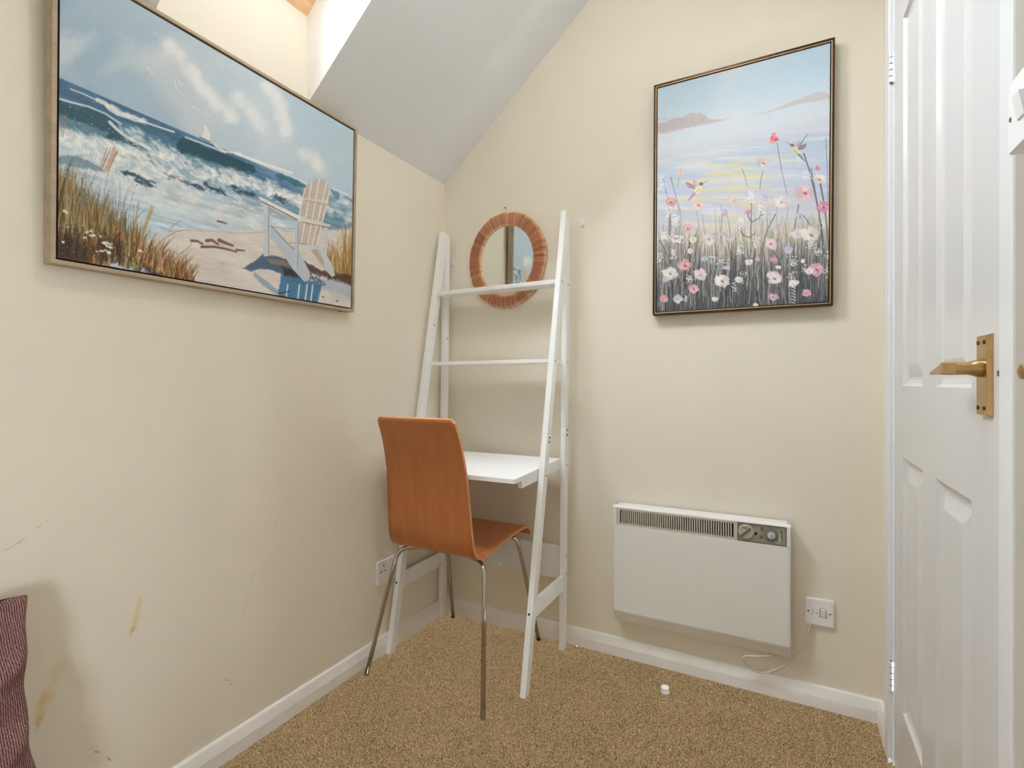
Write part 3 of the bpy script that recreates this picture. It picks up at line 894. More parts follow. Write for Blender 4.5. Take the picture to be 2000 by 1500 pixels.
def light_switch():
    t = thing('light_switch', (XR, -1.135, 1.337), 'white surface mounted light switch beside the door casing', 'light switch')
    x0 = XR - .030
    # rounded back box
    y0, y1, z0, z1 = -1.182, -1.094, 1.337, 1.423; r = .014
    out = []
    for (cy, cz, a0) in ((y1 - r, z1 - r, 0), (y0 + r, z1 - r, 90), (y0 + .003, z0 + .003, 180), (y1 - .003, z0 + .003, 270)):
        rr = r if a0 < 180 else .003
        for k in range(7):
            a = math.radians(a0 + 15 * k); out.append((cy + rr * math.cos(a), cz + rr * math.sin(a)))
    n = len(out)
    vs = [(XR, y, z) for y, z in out] + [(x0 + .003, y, z) for y, z in out] + [(x0, -1.138 + (y + 1.138) * .96, 1.38 + (z - 1.38) * .96) for y, z in out]
    fs = [tuple(range(n)), tuple(reversed(range(2 * n, 3 * n)))]
    for l in (0, n): fs += [(l + i, l + (i + 1) % n, l + n + (i + 1) % n, l + n + i) for i in range(n)]
    mesh('switch_box', vs, fs, M['white_plastic'], t)
    hexa('rocker', [(x0, -1.148, 1.366), (x0, -1.128, 1.366), (x0 - .002, -1.128, 1.366), (x0 - .002, -1.148, 1.366), (x0, -1.148, 1.394), (x0, -1.128, 1.394), (x0 - .007, -1.128, 1.394), (x0 - .007, -1.148, 1.394)], M['white_plastic'], t, .0008)
    for y in (-1.103, -1.173):
        lathe('screw', [(.0028, 0), (.0028, .0008)], (x0, y, 1.378), (-1, 0, 0), M['screw'], t, 12)
light_switch()
def peg():  # peg form is made up, standing in for an unidentified brass tip
    t = thing('stand_in_peg', (XR, -1.232, 1.0705), 'simple brass peg standing in for an unidentified brass tip past the light switch', 'peg')
    lathe('rose', [(.021, 0), (.021, .004), (.012, .008)], (XR, -1.232, 1.0705), (-1, 0, 0), M['brass'], t, 24)
    lathe('stem', [(.0085, .006), (.0085, .055), (.0075, .060), (.003, .062)], (XR, -1.232, 1.0705), (-1, 0, 0), M['brass'], t, 20)
peg()

# ---- little wall hooks, cap on the carpet
def wall_hook(x, z, label):
    t = thing('adhesive_hook', (x, 0, z - .016), label, 'hook')
    box('hook_plate', x - .011, x + .011, -.004, 0, z - .014, z + .014, M['white_plastic'], t, .0018)
    tube('hook_arm', smooth_path([(x + .002, -.003, z - .004), (x + .004, -.010, z - .010), (x + .004, -.016, z - .008), (x + .004, -.017, z - .002)], 5), .0026, M['white_plastic'], t, 8)
    lathe('screw', [(.002, 0), (.002, .0006)], (x, -.004, z + .004), (0, -1, 0), M['screw'], t, 10)
wall_hook(.675, 1.699, 'small white hook on the wall beside the desk and the flower painting')
wall_hook(.0425, 1.612, 'small white hook on the wall tucked behind the desk leg at the corner')
cp = thing('plastic_cap', (1.030, -.157, 0), 'small white plastic cap lying on the brown carpet', 'cap')
lathe('cap_body', [(.0142, 0), (.0142, .0165), (.0132, .0178), (.0098, .0178), (.0094, .0164), (.0004, .0164)], (1.030, -.157, -.001), (0, 0, 1), M['cap'], cp, 24)
lathe('cap_ring', [(.0150, .0), (.0152, .001), (.0152, .0045), (.0148, .0052)], (1.030, -.157, -.001), (0, 0, 1), M['cap'], cp, 24)

# ---- cushion on a low day bed at the edge of the view
def cushion():
    t = thing('day_bed', (.42, -2.15, 0), 'low grey upholstered day bed against the knee wall', 'bed')
    box('mattress', .03, .80, -2.9, -1.60, .11, .212, M['sofa'], t, .03, 4)
    box('bed_base', .04, .79, -2.88, -1.64, .05, .11, M['sofa'], t, .005)
    for x in (.08, .72):
        for y in (-2.82, -1.70): box('leg', x, x + .04, y, y + .04, 0, .05, M['dark_plastic'], t)
    n = 56
    cx, cy, cz, h = .115, -1.712, .434, .220
    vs, fs, cl = [], [], []
    r = np.random.default_rng(9)
    for side in (1, -1):
        for i in range(n + 1):
            for j in range(n + 1):
                u = 2 * i / n - 1; v = 2 * j / n - 1
                pu = u * (1 - .16 * (1 - v * v) ** 1 * (abs(u) ** 3) * .9); pv = v * (1 - .10 * (1 - u * u) * (abs(v) ** 3) * .9)
                pu *= 1 - .055 * abs(v) ** 7; pv *= 1 - .055 * abs(u) ** 7
                th = .085 * ((1 - u ** 2) ** .5 * (1 - v ** 2) ** .5) ** .75
                # gathers running in from the seam
                wr = .017 * (1 - 2 * abs(math.sin(v * 5.2 + 1.1 * math.sin(u * 3)))) * (abs(u) ** 2) * (1 - u ** 10) + .007 * math.sin(v * 23 + u * 4) * abs(u) ** 3 * (1 - u ** 8)
                wr += .006 * math.sin(u * 13 + 2 * v) * abs(v) ** 2 * (1 - v ** 6)
                edge = .0022 * math.sin(v * 13 + 1) * (abs(u) ** 8)
                tilt = (pv) * -.05
                vs.append((cx + side * (th + wr * (1 - abs(u) ** 12)) + tilt, cy + h * pu + edge, cz + h * pv))
                cl.append((pu * .5, pv * .5, side * .1))
    W = n + 1
    for s in range(2):
        for i in range(n):
            for j in range(n):
                a = s * W * W + i * W + j
                fs.append((a, a + 1, a + W + 1, a + W) if s else (a, a + W, a + W + 1, a + 1))
    o = mesh('cushion', vs, fs, M['fabric'], None, smooth=True, base=(cx, cy, cz - h), fix=False)
    at = o.data.attributes.new('cloth', 'FLOAT_VECTOR', 'POINT')
    at.data.foreach_set('vector', np.array(cl, dtype=np.float32).ravel())
    tag(o, 'mauve striped cushion leaning against the knee wall', 'cushion')
cushion()

# ---- unseen ceiling lamp above the view, added to brighten the upper walls
def lamp():
    t = thing('added_fill_lamp', (1.09, -1.02, ZFLAT), 'round white ceiling lamp out of view, added for fill light', 'lamp')
    lathe('fill_lamp_base', [(.16, 0), (.16, .025), (.15, .03)], (1.09, -1.02, ZFLAT), (0, 0, -1), M['white_plastic'], t, 36)
    lathe('fill_lamp_shade', [(.148, .028), (.145, .055), (.12, .085), (.07, .105), (.0, .112)], (1.09, -1.02, ZFLAT), (0, 0, -1), M['lamp'], t, 36)
lamp()

# ================================================================== THE TWO PAINTINGS
# The print on each canvas is painted stroke by stroke into a colour attribute of a fine flat grid.
def project(P):
    """world points (...,3) -> photo pixel coordinates, only used to place the brush strokes on the canvas"""
    d = P - np.array(CAM)
    z = d @ np.array(_F)
    return 1000 + FPX * (d @ np.array(_R)) / z, 750 - FPX * (d @ np.array(_U)) / z

class Canvas:
    def __init__(s, O, A, B, nx, ny, seed):
        """O: top-left corner, A: vector along the top, B: vector down the side"""
        s.O, s.A, s.B, s.nx, s.ny = np.array(O), np.array(A), np.array(B), nx, ny
        a = (np.arange(nx) + .0) / (nx - 1); b = (np.arange(ny) + .0) / (ny - 1)
        s.a, s.b = np.meshgrid(a, b)
        s.P = s.O + s.a[..., None] * s.A + s.b[..., None] * s.B
        s.U, s.V = project(s.P)
        s.C = np.zeros((ny, nx, 3)); s.r = np.random.default_rng(seed)
        s.tab = s.r.random((256, 256))
        s.uc = s.U[ny // 2]
    def noise(s, x, y):
        xi = np.floor(x).astype(int); yi = np.floor(y).astype(int); fx = x - xi; fy = y - yi
        fx = fx * fx * (3 - 2 * fx); fy = fy * fy * (3 - 2 * fy)
        T = lambda i, j: s.tab[i & 255, j & 255]
        return (T(xi, yi) * (1 - fx) + T(xi + 1, yi) * fx) * (1 - fy) + (T(xi, yi + 1) * (1 - fx) + T(xi + 1, yi + 1) * fx) * fy
    def fbm(s, x, y, o=4):
        t = 0; w = .5
        for k in range(o): t = t + w * s.noise(x * 2 ** k + 17 * k, y * 2 ** k + 31 * k); w *= .5
        return t / (1 - .5 ** o)
    def win(s, u0, u1, v0, v1):
        c = np.where((s.uc > u0 - 2) & (s.uc < u1 + 2))[0]
        if len(c) == 0: return None
        c0, c1 = c[0], c[-1] + 1
        Vc = s.V[:, c0:c1]
        rr = np.where((Vc.max(1) > v0 - 2) & (Vc.min(1) < v1 + 2))[0]
        if len(rr) == 0: return None
        return slice(rr[0], rr[-1] + 1), slice(c0, c1)
    def mix(s, w, col, al):
        al = np.clip(al, 0, 1)[..., None]
        s.C[w] = s.C[w] * (1 - al) + np.array(col, float) * al
    def full(s): return slice(0, s.ny), slice(0, s.nx)
    def stroke(s, pts, w, col, al=1.0, soft=.8, w1=None):
        w1 = w if w1 is None else w1
        m = max(w, w1) + soft + 1
        p = np.array(pts, float)
        k = s.win(p[:, 0].min() - m, p[:, 0].max() + m, p[:, 1].min() - m, p[:, 1].max() + m)
        if k is None: return
        U, V = s.U[k], s.V[k]
        best = np.zeros(U.shape); n = len(p) - 1
        for i in range(n):
            d = p[i + 1] - p[i]; L = d @ d + 1e-9
            t = np.clip(((U - p[i, 0]) * d[0] + (V - p[i, 1]) * d[1]) / L, 0, 1)
            dist = np.hypot(U - p[i, 0] - t * d[0], V - p[i, 1] - t * d[1])
            ww = w + (w1 - w) * (i + t) / n
            best = np.maximum(best, np.clip((ww / 2 + soft / 2 - dist) / soft, 0, 1) * np.clip(ww * 2, 0, 1))
        s.mix(k, col, best * al)
    def poly(s, pts, col, al=1.0, soft=1.2, rough=0.0):
        p = np.array(pts, float)
        m = soft + rough + 2
        k = s.win(p[:, 0].min() - m, p[:, 0].max() + m, p[:, 1].min() - m, p[:, 1].max() + m)
        if k is None: return
        U, V = s.U[k], s.V[k]
        if rough:
            U = U + (s.fbm(U / 9 + 3, V / 9, 3) - .5) * 2 * rough; V = V + (s.fbm(U / 9, V / 9 + 50, 3) - .5) * 2 * rough
        ins = np.zeros(U.shape, bool); dist = np.full(U.shape, 1e9)
        n = len(p)
        for i in range(n):
            a, b = p[i], p[(i + 1) % n]
            cond = (a[1] > V) != (b[1] > V)
            with np.errstate(divide='ignore', invalid='ignore'):
                xi = (b[0] - a[0]) * (V - a[1]) / (b[1] - a[1] + 1e-12) + a[0]
            ins ^= cond & (U < xi)
            d = b - a; L = d @ d + 1e-9
            t = np.clip(((U - a[0]) * d[0] + (V - a[1]) * d[1]) / L, 0, 1)
            dist = np.minimum(dist, np.hypot(U - a[0] - t * d[0], V - a[1] - t * d[1]))
        sd = np.where(ins, dist, -dist)
        s.mix(k, col, np.clip(sd / soft + .5, 0, 1) * al)
    def blob(s, x, y, rx, ry, col, al=1.0, ang=0.0, soft=.35, rough=0.0):
        m = max(rx, ry) * 1.3 + rough
        k = s.win(x - m, x + m, y - m, y + m)
        if k is None: return
        U, V = s.U[k] - x, s.V[k] - y
        if rough:
            g = (s.fbm(s.U[k] / 5, s.V[k] / 5, 2) - .5) * 2 * rough; U = U + g; V = V + g
        c, n = math.cos(ang), math.sin(ang)
        d = np.hypot((U * c + V * n) / rx, (-U * n + V * c) / ry)
        s.mix(k, col, np.clip((1 - d) / soft, 0, 1) * al)
    def build(s, name, material, parent, lift=0.0):
        i = (np.arange(s.ny - 1)[:, None] * s.nx + np.arange(s.nx - 1)[None, :]).ravel()
        q = np.stack([i, i + s.nx, i + s.nx + 1, i + 1], -1).astype(np.int32)
        co = (s.P.reshape(-1, 3) - np.array(BASE[parent.name])).astype(np.float32)
        me = bpy.data.meshes.new(name)
        me.vertices.add(len(co)); me.vertices.foreach_set('co', co.ravel())
        me.loops.add(q.size); me.loops.foreach_set('vertex_index', q.ravel())
        me.polygons.add(len(q)); me.polygons.foreach_set('loop_start', np.arange(0, q.size, 4, dtype=np.int32))
        me.update(calc_edges=True)
        c = np.clip(s.C / 255., 0, 1)
        l = np.where(c <= .04045, c / 12.92, ((c + .055) / 1.055) ** 2.4).reshape(-1, 3)
        at = me.color_attributes.new('paint', 'FLOAT_COLOR', 'POINT')
        at.data.foreach_set('color', np.concatenate([l, np.ones((len(l), 1))], 1).astype(np.float32).ravel())
        return link(name, me, material, parent)

def lerp(a, b, t): return tuple(a[i] + (b[i] - a[i]) * t for i in range(3))

def paint_seascape(c):
    r = c.r; U, V, a, b = c.U, c.V, c.a, c.b
    W = c.full()
    HZ = lambda u: 150.5 + .4335 * (u - 113)
    # --- sky
    t = np.clip((U - 113) / 580, 0, 1)[..., None]
    c.C[:] = np.array((158, 180, 199)) * (1 - t) + np.array((186, 207, 223)) * t
    n = c.fbm(U / 150 + V / 260, V / 70 - U / 190, 5)
    c.mix(W, (200, 208, 214), np.clip((n - .45) * 2.6, 0, 1) * .55)
    n = c.fbm(U / 60 + 40, V / 60 + 9, 4)
    c.mix(W, (140, 168, 194), np.clip((n - .52) * 3, 0, 1) * .4 * np.clip(1.3 - (U - 113) / 300, 0, 1))
    c.mix(W, (206, 212, 216), np.clip(1 - np.abs(U - 420 - (V - 160) * .5) / 120, 0, 1) * .25)
    n = c.fbm(U / 110 - V / 300 + 7, V / 80 + U / 160 + 3, 5)
    c.mix(W, (214, 219, 224), np.clip((n - .50) * 4, 0, 1) * .45)
    # clouds, bright on their upper right edges
    def cloud(edge, off, col, al):
        p = np.array(edge, float)
        q = p + np.array(off)
        c.poly(list(p) + list(q[::-1]), col, al, 26, 8)
        for k in range(len(p) - 1):
            for j in range(14):
                s = r.random(); m = p[k] * (1 - s) + p[k + 1] * s
                c.blob(m[0] - 8 - 14 * r.random() ** 2, m[1] + 3 + 12 * r.random() ** 2, 10 + 12 * r.random(), 7 + 9 * r.random(), lerp(col, (240, 241, 243), .6), .42 * al + .05, r.random() * 3, .8, 3)
    cloud([(335, 75), (362, 100), (386, 130), (398, 148), (412, 168), (424, 180), (436, 200), (462, 212), (466, 228)], (-80, 45), (206, 212, 217), .55)
    cloud([(470, 175), (488, 196), (508, 214), (520, 232), (528, 248)], (-34, 26), (204, 212, 219), .5)
    cloud([(524, 152), (546, 172), (560, 190), (563, 214), (570, 240), (572, 258)], (-56, 40), (205, 213, 220), .6)
    cloud([(600, 288), (626, 300), (634, 316), (640, 330)], (-44, 24), (208, 212, 214), .45)
    c.blob(240, 70, 22, 9, (200, 205, 210), .35, .5, .9); c.blob(305, 66, 16, 10, (204, 208, 212), .4, .6, .9)
    for p in ([(288, 130), (293, 139), (298, 144), (304, 145)], [(341, 156), (342, 166), (348, 178), (359, 188)], [(349, 158), (354, 165), (361, 169)], [(376, 207), (383, 213), (390, 216)], [(411, 201), (409, 206), (405, 210)], [(403, 222), (408, 227), (412, 229)], [(510, 251), (513, 258), (519, 264)]):
        c.stroke(p, 1.6, (232, 236, 238), .85, 1.0, .8)
    # --- sea
    sea = np.clip((V - HZ(U)) / 1.4 + .5, 0, 1)
    bh = (V - HZ(U)) / (350 + (693 - U) * .22)          # depth below the horizon in canvas heights
    stops = [(-1, (70, 106, 142)), (.0, (74, 110, 144)), (.045, (58, 98, 136)), (.09, (84, 122, 148)), (.16, (120, 150, 170)), (.24, (176, 194, 207)), (.32, (198, 210, 218)), (.45, (184, 203, 217)), (1.2, (196, 210, 222))]
    col = np.zeros(U.shape + (3,))
    for k in range(3): col[..., k] = np.interp(bh, [q[0] for q in stops], [q[1][k] for q in stops])
    g = np.clip((U - 430) / 230, 0, 1)[..., None] * np.clip(1 - bh / .16, 0, 1)[..., None]
    col = col * (1 - .75 * g) + np.array((182, 204, 218)) * .75 * g
    st = c.fbm(a * 9 + b * 2, b * 70 + a * 4, 3)[..., None]
    col = col * (.86 + .28 * st)
    al = sea[..., None]
    c.C[:] = c.C * (1 - al) + col * al
    # whiter water in the break zone
    z = np.clip(1 - np.abs(bh - .30 - .03 * np.sin(U / 40)) / .10, 0, 1) * np.clip((c.fbm(U / 26, V / 14, 4) - .32) * 4, 0, 1)
    c.mix(W, (226, 229, 230), z * .85 * sea)
    # wave faces
    teal = (44, 80, 96)
    c.poly([(113, 194), (140, 203), (170, 210), (205, 222), (224, 238), (238, 258), (262, 274), (296, 288), (262, 288), (226, 274), (190, 266), (150, 256), (113, 238)], teal, .9, 4, 5)
    c.poly([(113, 222), (150, 236), (190, 250), (215, 262), (190, 268), (150, 258), (113, 246)], (112, 148, 168), .7, 5, 4)
    c.poly([(160, 172), (196, 192), (212, 206), (192, 208), (160, 194), (113, 178), (113, 170)], (78, 112, 136), .6, 4, 4)
    c.poly([(268, 240), (300, 246), (340, 258), (338, 270), (300, 262), (272, 250)], (64, 104, 124), .8, 3, 3)
    c.poly([(344, 280), (352, 272), (362, 268), (400, 288), (440, 300), (470, 314), (496, 326), (509, 338), (480, 336), (440, 330), (400, 318), (366, 304), (342, 296)], (38, 76, 90), .94, 3, 5)
    c.poly([(356, 296), (400, 312), (450, 328), (420, 332), (370, 314)], (116, 154, 174), .7, 5, 4)
    c.poly([(538, 340), (550, 338), (576, 350), (598, 362), (604, 368), (580, 364), (556, 354), (540, 350)], (58, 104, 120), .85, 3, 4)
    c.poly([(644, 368), (668, 380), (693, 392), (693, 404), (668, 394), (648, 380)], (92, 136, 160), .85, 3, 4)
    c.poly([(113, 306), (150, 304), (190, 322), (206, 336), (170, 330), (113, 320)], (106, 138, 158), .8, 4, 4)
    # crests
    wh = (232, 234, 233)
    for p, w in (([(113, 192), (140, 200), (172, 208), (206, 222), (236, 242)], 3), ([(138, 174), (160, 182), (190, 196)], 2.4), ([(190, 195), (206, 202), (214, 212), (230, 222), (256, 230), (276, 236)], 8), ([(214, 238), (228, 252), (240, 262), (262, 276), (292, 290)], 6),
                 ([(276, 236), (310, 248), (340, 258)], 3.4), ([(362, 268), (390, 278), (420, 290), (440, 298)], 3), ([(420, 284), (440, 296), (470, 300)], 4), ([(460, 300), (500, 314), (540, 328), (570, 338)], 5), ([(548, 336), (576, 348), (602, 360)], 2.2), ([(650, 368), (680, 380)], 2.6)):
        c.stroke(p, w, wh, .85, 2.0)
    def foam(path, wid, n, col, al=.5):
        p = np.array(path, float); L = len(p) - 1
        for k in range(n):
            s = r.random() * L; i = min(int(s), L - 1); f = s - i
            m = p[i] * (1 - f) + p[i + 1] * f
            o = (r.random(2) - .5) * np.array((wid, wid * .8))
            q = lerp(col, (246, 246, 244), r.random() * .6) if r.random() > .25 else lerp(col, (168, 186, 200), .8)
            c.blob(m[0] + o[0], m[1] + o[1], 4 + 9 * r.random(), 2.5 + 4.5 * r.random(), q, al, .4 + .7 * (r.random() - .3), .8, 3)
    foam([(118, 262), (160, 272), (200, 284), (250, 300), (300, 326), (340, 342)], 34, 190, (220, 225, 228))
    foam([(246, 258), (290, 282), (330, 300), (352, 316), (400, 336), (440, 344), (480, 352), (530, 372)], 34, 240, (224, 228, 230))
    foam([(460, 350), (520, 366), (570, 384), (600, 396), (650, 412), (692, 428)], 24, 150, (222, 227, 230))
    foam([(210, 206), (246, 224), (284, 238)], 7, 50, (234, 234, 232))
    foam([(660, 388), (692, 402)], 12, 24, (226, 232, 236))
    for p in ([(250, 286), (266, 290), (280, 302), (284, 318)], [(296, 300), (316, 306), (330, 318)], [(352, 310), (362, 324), (380, 332)], [(408, 326), (420, 340), (436, 344)], [(458, 336), (466, 346), (482, 344)]):
        c.stroke(p, 3, (246, 246, 244), .8, 2, 1)
    for path in ([(113, 262), (150, 270), (190, 278), (225, 292), (250, 300)], [(235, 292), (262, 300), (292, 320), (330, 345), (352, 352)], [(300, 296), (352, 318), (400, 338), (440, 350), (480, 358), (540, 380)], [(520, 372), (570, 388), (610, 402)]):
        foam(path, 20, 90, (236, 237, 236), .62)
    foam([(113, 276), (150, 284), (190, 292), (215, 300)], 22, 60, (214, 222, 228), .6)
    # torn upper edges and shaded hollows inside the breaking wave
    for k in range(60):
        u = 240 + 320 * r.random(); v = 150.5 + .4335 * (u - 113) + 88 + r.normal() * 12
        c.stroke([(u, v), (u + 7, v + 2 + r.normal()), (u + 12, v + 8)], 2.2, (248, 248, 246), .7, 1.6, .8)
        c.stroke([(u + 3, v + 8), (u + 12, v + 13), (u + 22, v + 15)], 3, (190, 204, 212), .5, 3, 1)
    # spray spots and dark undersides
    for p in ([(240, 338), (256, 340), (270, 346), (296, 356)], [(262, 352), (282, 360), (298, 362)], [(322, 340), (350, 352), (380, 362), (396, 370)], [(400, 358), (420, 372), (440, 378)], [(456, 366), (470, 374), (486, 376), (496, 382)], [(536, 384), (556, 392)]):
        for q in range(len(p) - 1):
            for k in range(12):
                f = r.random(); c.blob(p[q][0] * (1 - f) + p[q + 1][0] * f + r.normal() * 2, p[q][1] * (1 - f) + p[q + 1][1] * f + r.normal() * 2, 4 + 5 * r.random(), 1.6 + 2.2 * r.random(), (58, 80, 98), .7, .45, .6, 3)
        for k in range(14):
            i = r.integers(0, len(p)); c.blob(p[i][0] + r.normal() * 9, p[i][1] + r.normal() * 3, 2 + 3 * r.random(), 1.2 + r.random() * 1.5, (82, 110, 130), .6, .4, .7)
    for k in range(160):
        u = 130 + 480 * r.random(); v = HZ(u) + 70 + r.normal() * 22
        c.blob(u, v, .7 + r.random(), .7 + .6 * r.random(), (240, 242, 242), .7)
    for k in range(170):
        u = 113 + 580 * r.random(); v = HZ(u) + (.38 + .2 * r.random()) * (350 + (693 - u) * .22)
        l = 12 + 30 * r.random()
        c.stroke([(u, v), (u + l * .5, v + l * .14 + r.normal()), (u + l, v + l * .30)], 1.0 + 1.6 * r.random(), (230, 236, 240) if r.random() > .35 else (150, 182, 204), .55, 1.2, .6)
    # sail
    c.poly([(400, 242), (406, 252), (411, 262), (410, 276), (393, 268), (398, 256)], (226, 226, 220), 1, 1.2)
    c.stroke([(390, 268), (410, 277)], 2, (60, 86, 104), .9)
    # --- sand
    foam([(180, 300), (240, 318), (300, 340), (360, 356)], 26, 80, (232, 234, 234), .5)
    c.poly([(300, 462), (330, 452), (360, 448), (400, 450), (450, 453), (520, 451), (580, 450), (693, 446), (720, 700), (90, 700), (90, 510), (300, 520)], (216, 208, 203), 1, 6, 6)
    sn = c.fbm(a * 14, b * 40, 4)
    k = c.win(112, 700, 446, 620)
    c.mix(k, (196, 186, 184), np.clip((sn[k] - .5) * 3, 0, 1) * .6 * np.clip((V[k] - 455) / 10, 0, 1))
    c.mix(k, (228, 222, 216), np.clip((.46 - sn[k]) * 4, 0, 1) * .7 * np.clip((V[k] - 455) / 10, 0, 1))
    for j in range(60):
        u = 330 + 250 * r.random(); v = 462 + 120 * r.random(); l = 10 + 24 * r.random()
        c.stroke([(u, v), (u + l * .5, v + 2 + r.normal()), (u + l, v + l * .12)], 1.2, (236, 232, 228) if r.random() > .5 else (176, 164, 160), .5, 1.2, .4)
    c.stroke([(330, 453), (370, 449), (420, 452), (470, 456), (530, 452)], 1.6, (176, 158, 148), .6, 1.4)
    for p, w in (([(425, 432), (434, 434), (443, 437)], 2.4), ([(374, 470), (386, 471), (396, 477)], 3.4), ([(404, 470), (414, 469), (426, 477)], 4.4), ([(428, 469), (440, 474), (455, 480)], 5), ([(394, 482), (420, 482), (440, 486), (462, 492)], 3.6), ([(462, 488), (478, 490)], 2.6)):
        c.stroke(p, w * 1.5, (88, 64, 56), .85, 1.8, w * .8)
        c.stroke([(q[0], q[1] - 1.4) for q in p], w * .5, (150, 112, 98), .75, 1.2)
    # snow-pale path with blue shade at the bottom left
    c.poly([(190, 486), (222, 492), (250, 500), (268, 512), (300, 532), (330, 552), (300, 560), (200, 540), (192, 520)], (150, 176, 208), .9, 5, 5)
    c.poly([(205, 505), (240, 506), (270, 526), (240, 524), (206, 516)], (206, 212, 222), .8, 4, 4)
    # --- left grasses: dark mass first
    c.poly([(100, 380), (130, 392), (160, 404), (196, 420), (224, 440), (246, 462), (262, 478), (238, 488), (200, 492), (196, 530), (100, 540)], (58, 44, 34), .92, 10, 8)
    c.poly([(236, 478), (262, 486), (290, 506), (320, 520), (352, 528), (378, 540), (384, 560), (330, 556), (296, 536), (262, 512)], (70, 46, 34), .92, 6, 6)
    c.poly([(100, 345), (128, 352), (150, 372), (176, 392), (204, 404), (236, 436), (262, 470), (200, 480), (100, 470)], (104, 92, 56), .55, 16, 10)
    cols = [(150, 128, 74), (118, 104, 52), (170, 146, 96), (190, 168, 120), (126, 84, 46), (92, 84, 44), (160, 98, 52), (74, 66, 38), (206, 190, 150)]
    for j in range(760):
        u = 108 + 168 * r.random()
        base = 402 + (u - 108) * .50 + 54 * r.random()
        h = (118 - (u - 108) * .38) * (.3 + .75 * r.random()); lean = (r.random() - .32) * h * .42
        co = lerp(cols[r.integers(len(cols))], (60, 48, 32), r.random() * .45)
        c.stroke([(u, base), (u + lean * .35, base - h * .55), (u + lean, base - h)], 3.4 * r.random() + 1.2, co, .8, 1.3, .5)
    for j in range(26):
        u = 112 + 150 * r.random(); base = 380 + (u - 112) * .5; h = 60 + 70 * r.random() * (1 - (u - 112) / 260); lean = (r.random() - .2) * 34
        c.stroke([(u, base), (u + lean * .3, base - h * .6), (u + lean, base - h)], 1.2, (116, 112, 112), .75, 1, .5)
    for p in ([(128, 226), (126, 250), (123, 266)], [(122, 234), (121, 256)]): c.stroke(p, 3, (172, 128, 110), .8, 1.6, 1)
    for j in range(16):
        u = 200 + 22 * r.random(); c.stroke([(u + 8, 288 + 10 * r.random()), (u + 1, 310), (u - 10, 332 + 6 * r.random())], 1.7, [(160, 108, 80), (196, 160, 136), (140, 92, 66)][r.integers(3)], .8, 1.4, 1)
    for j in range(330):
        u = 258 + 118 * r.random(); base = 492 + (u - 258) * .45 + 20 * r.random(); h = 16 + 44 * r.random() * (1.2 - (u - 258) / 190); lean = (r.random() - .25) * h * .9
        co = [(132, 82, 44), (172, 128, 78), (92, 58, 34), (198, 170, 124), (128, 110, 62), (74, 50, 32)][r.integers(6)]
        c.stroke([(u, base), (u + lean * .4, base - h * .6), (u + lean, base - h)], 2.4, co, .8, 1.3, .5)
    for p in ([(268, 500), (280, 450), (296, 402)], [(272, 490), (284, 446), (300, 404)], [(262, 470), (266, 430), (270, 396)]): c.stroke(p, 5, (176, 142, 84), .7, 2, 3)
    for j in range(70):
        u = 170 + 40 * r.random(); v = 462 + 36 * r.random(); c.stroke([(u, v), (u + 4, v + 18), (u + 6, v + 44)], 2, [(150, 116, 60), (120, 62, 34), (176, 146, 90)][r.integers(3)], .6, 1.4)
    for j in range(130):
        u = 112 + 130 * r.random(); v = 470 + (u - 112) * .12 + 34 * r.random(); h = 14 + 34 * r.random()
        c.stroke([(u, v), (u + r.normal() * 4, v - h * .6), (u + r.normal() * 9, v - h)], 3, [(44, 32, 26), (66, 48, 32), (92, 62, 38), (54, 48, 34)][r.integers(4)], .7, 1.5, .8)
    for (x, y, q) in ((126, 414, 6), (132, 444, 3), (122, 472, 5), (173, 452, 5), (178, 460, 6), (206, 474, 8), (214, 480, 7), (200, 490, 6), (212, 493, 7), (168, 464, 4), (276, 490, 6), (196, 462, 3)):
        for j in range(5): c.blob(x + r.normal() * q * .6, y + r.normal() * q * .3, q * .6, q * .35, (232, 226, 224), .85, r.random(), .5, 1.5)
    for j in range(80):
        c.blob(116 + 240 * r.random() ** 1.0, 430 + 100 * r.random(), .9, .9, (222, 214, 206), .6)
    for p in ([(310, 474), (326, 462), (346, 452), (360, 449)], [(350, 496), (366, 486), (376, 472)], [(354, 520), (362, 508), (366, 498)], [(268, 426), (276, 416), (285, 408)], [(334, 444), (342, 438), (352, 431)]): c.stroke(p, 1.4, (104, 88, 70), .8, 1, .7)
    # --- right grasses
    for j in range(260):
        u = 640 + 54 * r.random(); base = 520 + 26 * r.random() + (u - 640) * .3; h = 30 + 70 * r.random() * np.clip((u - 630) / 40, .3, 1)
        co = [(196, 162, 106), (170, 132, 76), (128, 96, 52), (214, 190, 146), (98, 78, 42)][r.integers(5)]
        c.stroke([(u, base), (u + r.normal() * 3, base - h * .6), (u + r.normal() * 6, base - h)], 1.8, co, .7, 1.2, .5)
    c.poly([(634, 528), (650, 530), (670, 536), (693, 540), (693, 562), (664, 548), (640, 546)], (72, 46, 40), .85, 6, 6)
    c.poly([(560, 566), (600, 548), (660, 546), (693, 566), (693, 590), (640, 566)], (168, 180, 204), .7, 10, 6)
    # --- the chair's shade on the sand
    c.poly([(474, 524), (500, 508), (514, 497), (540, 500), (560, 506), (574, 530), (582, 548), (556, 540), (536, 528), (510, 524), (490, 530)], (72, 96, 122), .95, 3, 2)
    c.poly([(520, 505), (556, 508), (566, 520), (530, 516)], (156, 120, 100), .8, 3)
    c.poly([(548, 520), (580, 530), (600, 556), (586, 556), (560, 544)], (62, 50, 58), .9, 4, 3)
    c.poly([(592, 508), (620, 524), (640, 534), (636, 542), (606, 532), (592, 520)], (84, 58, 56), .9, 3, 3)
    c.poly([(498, 532), (520, 548), (548, 572), (540, 576), (512, 556), (494, 538)], (120, 146, 178), .7, 4)
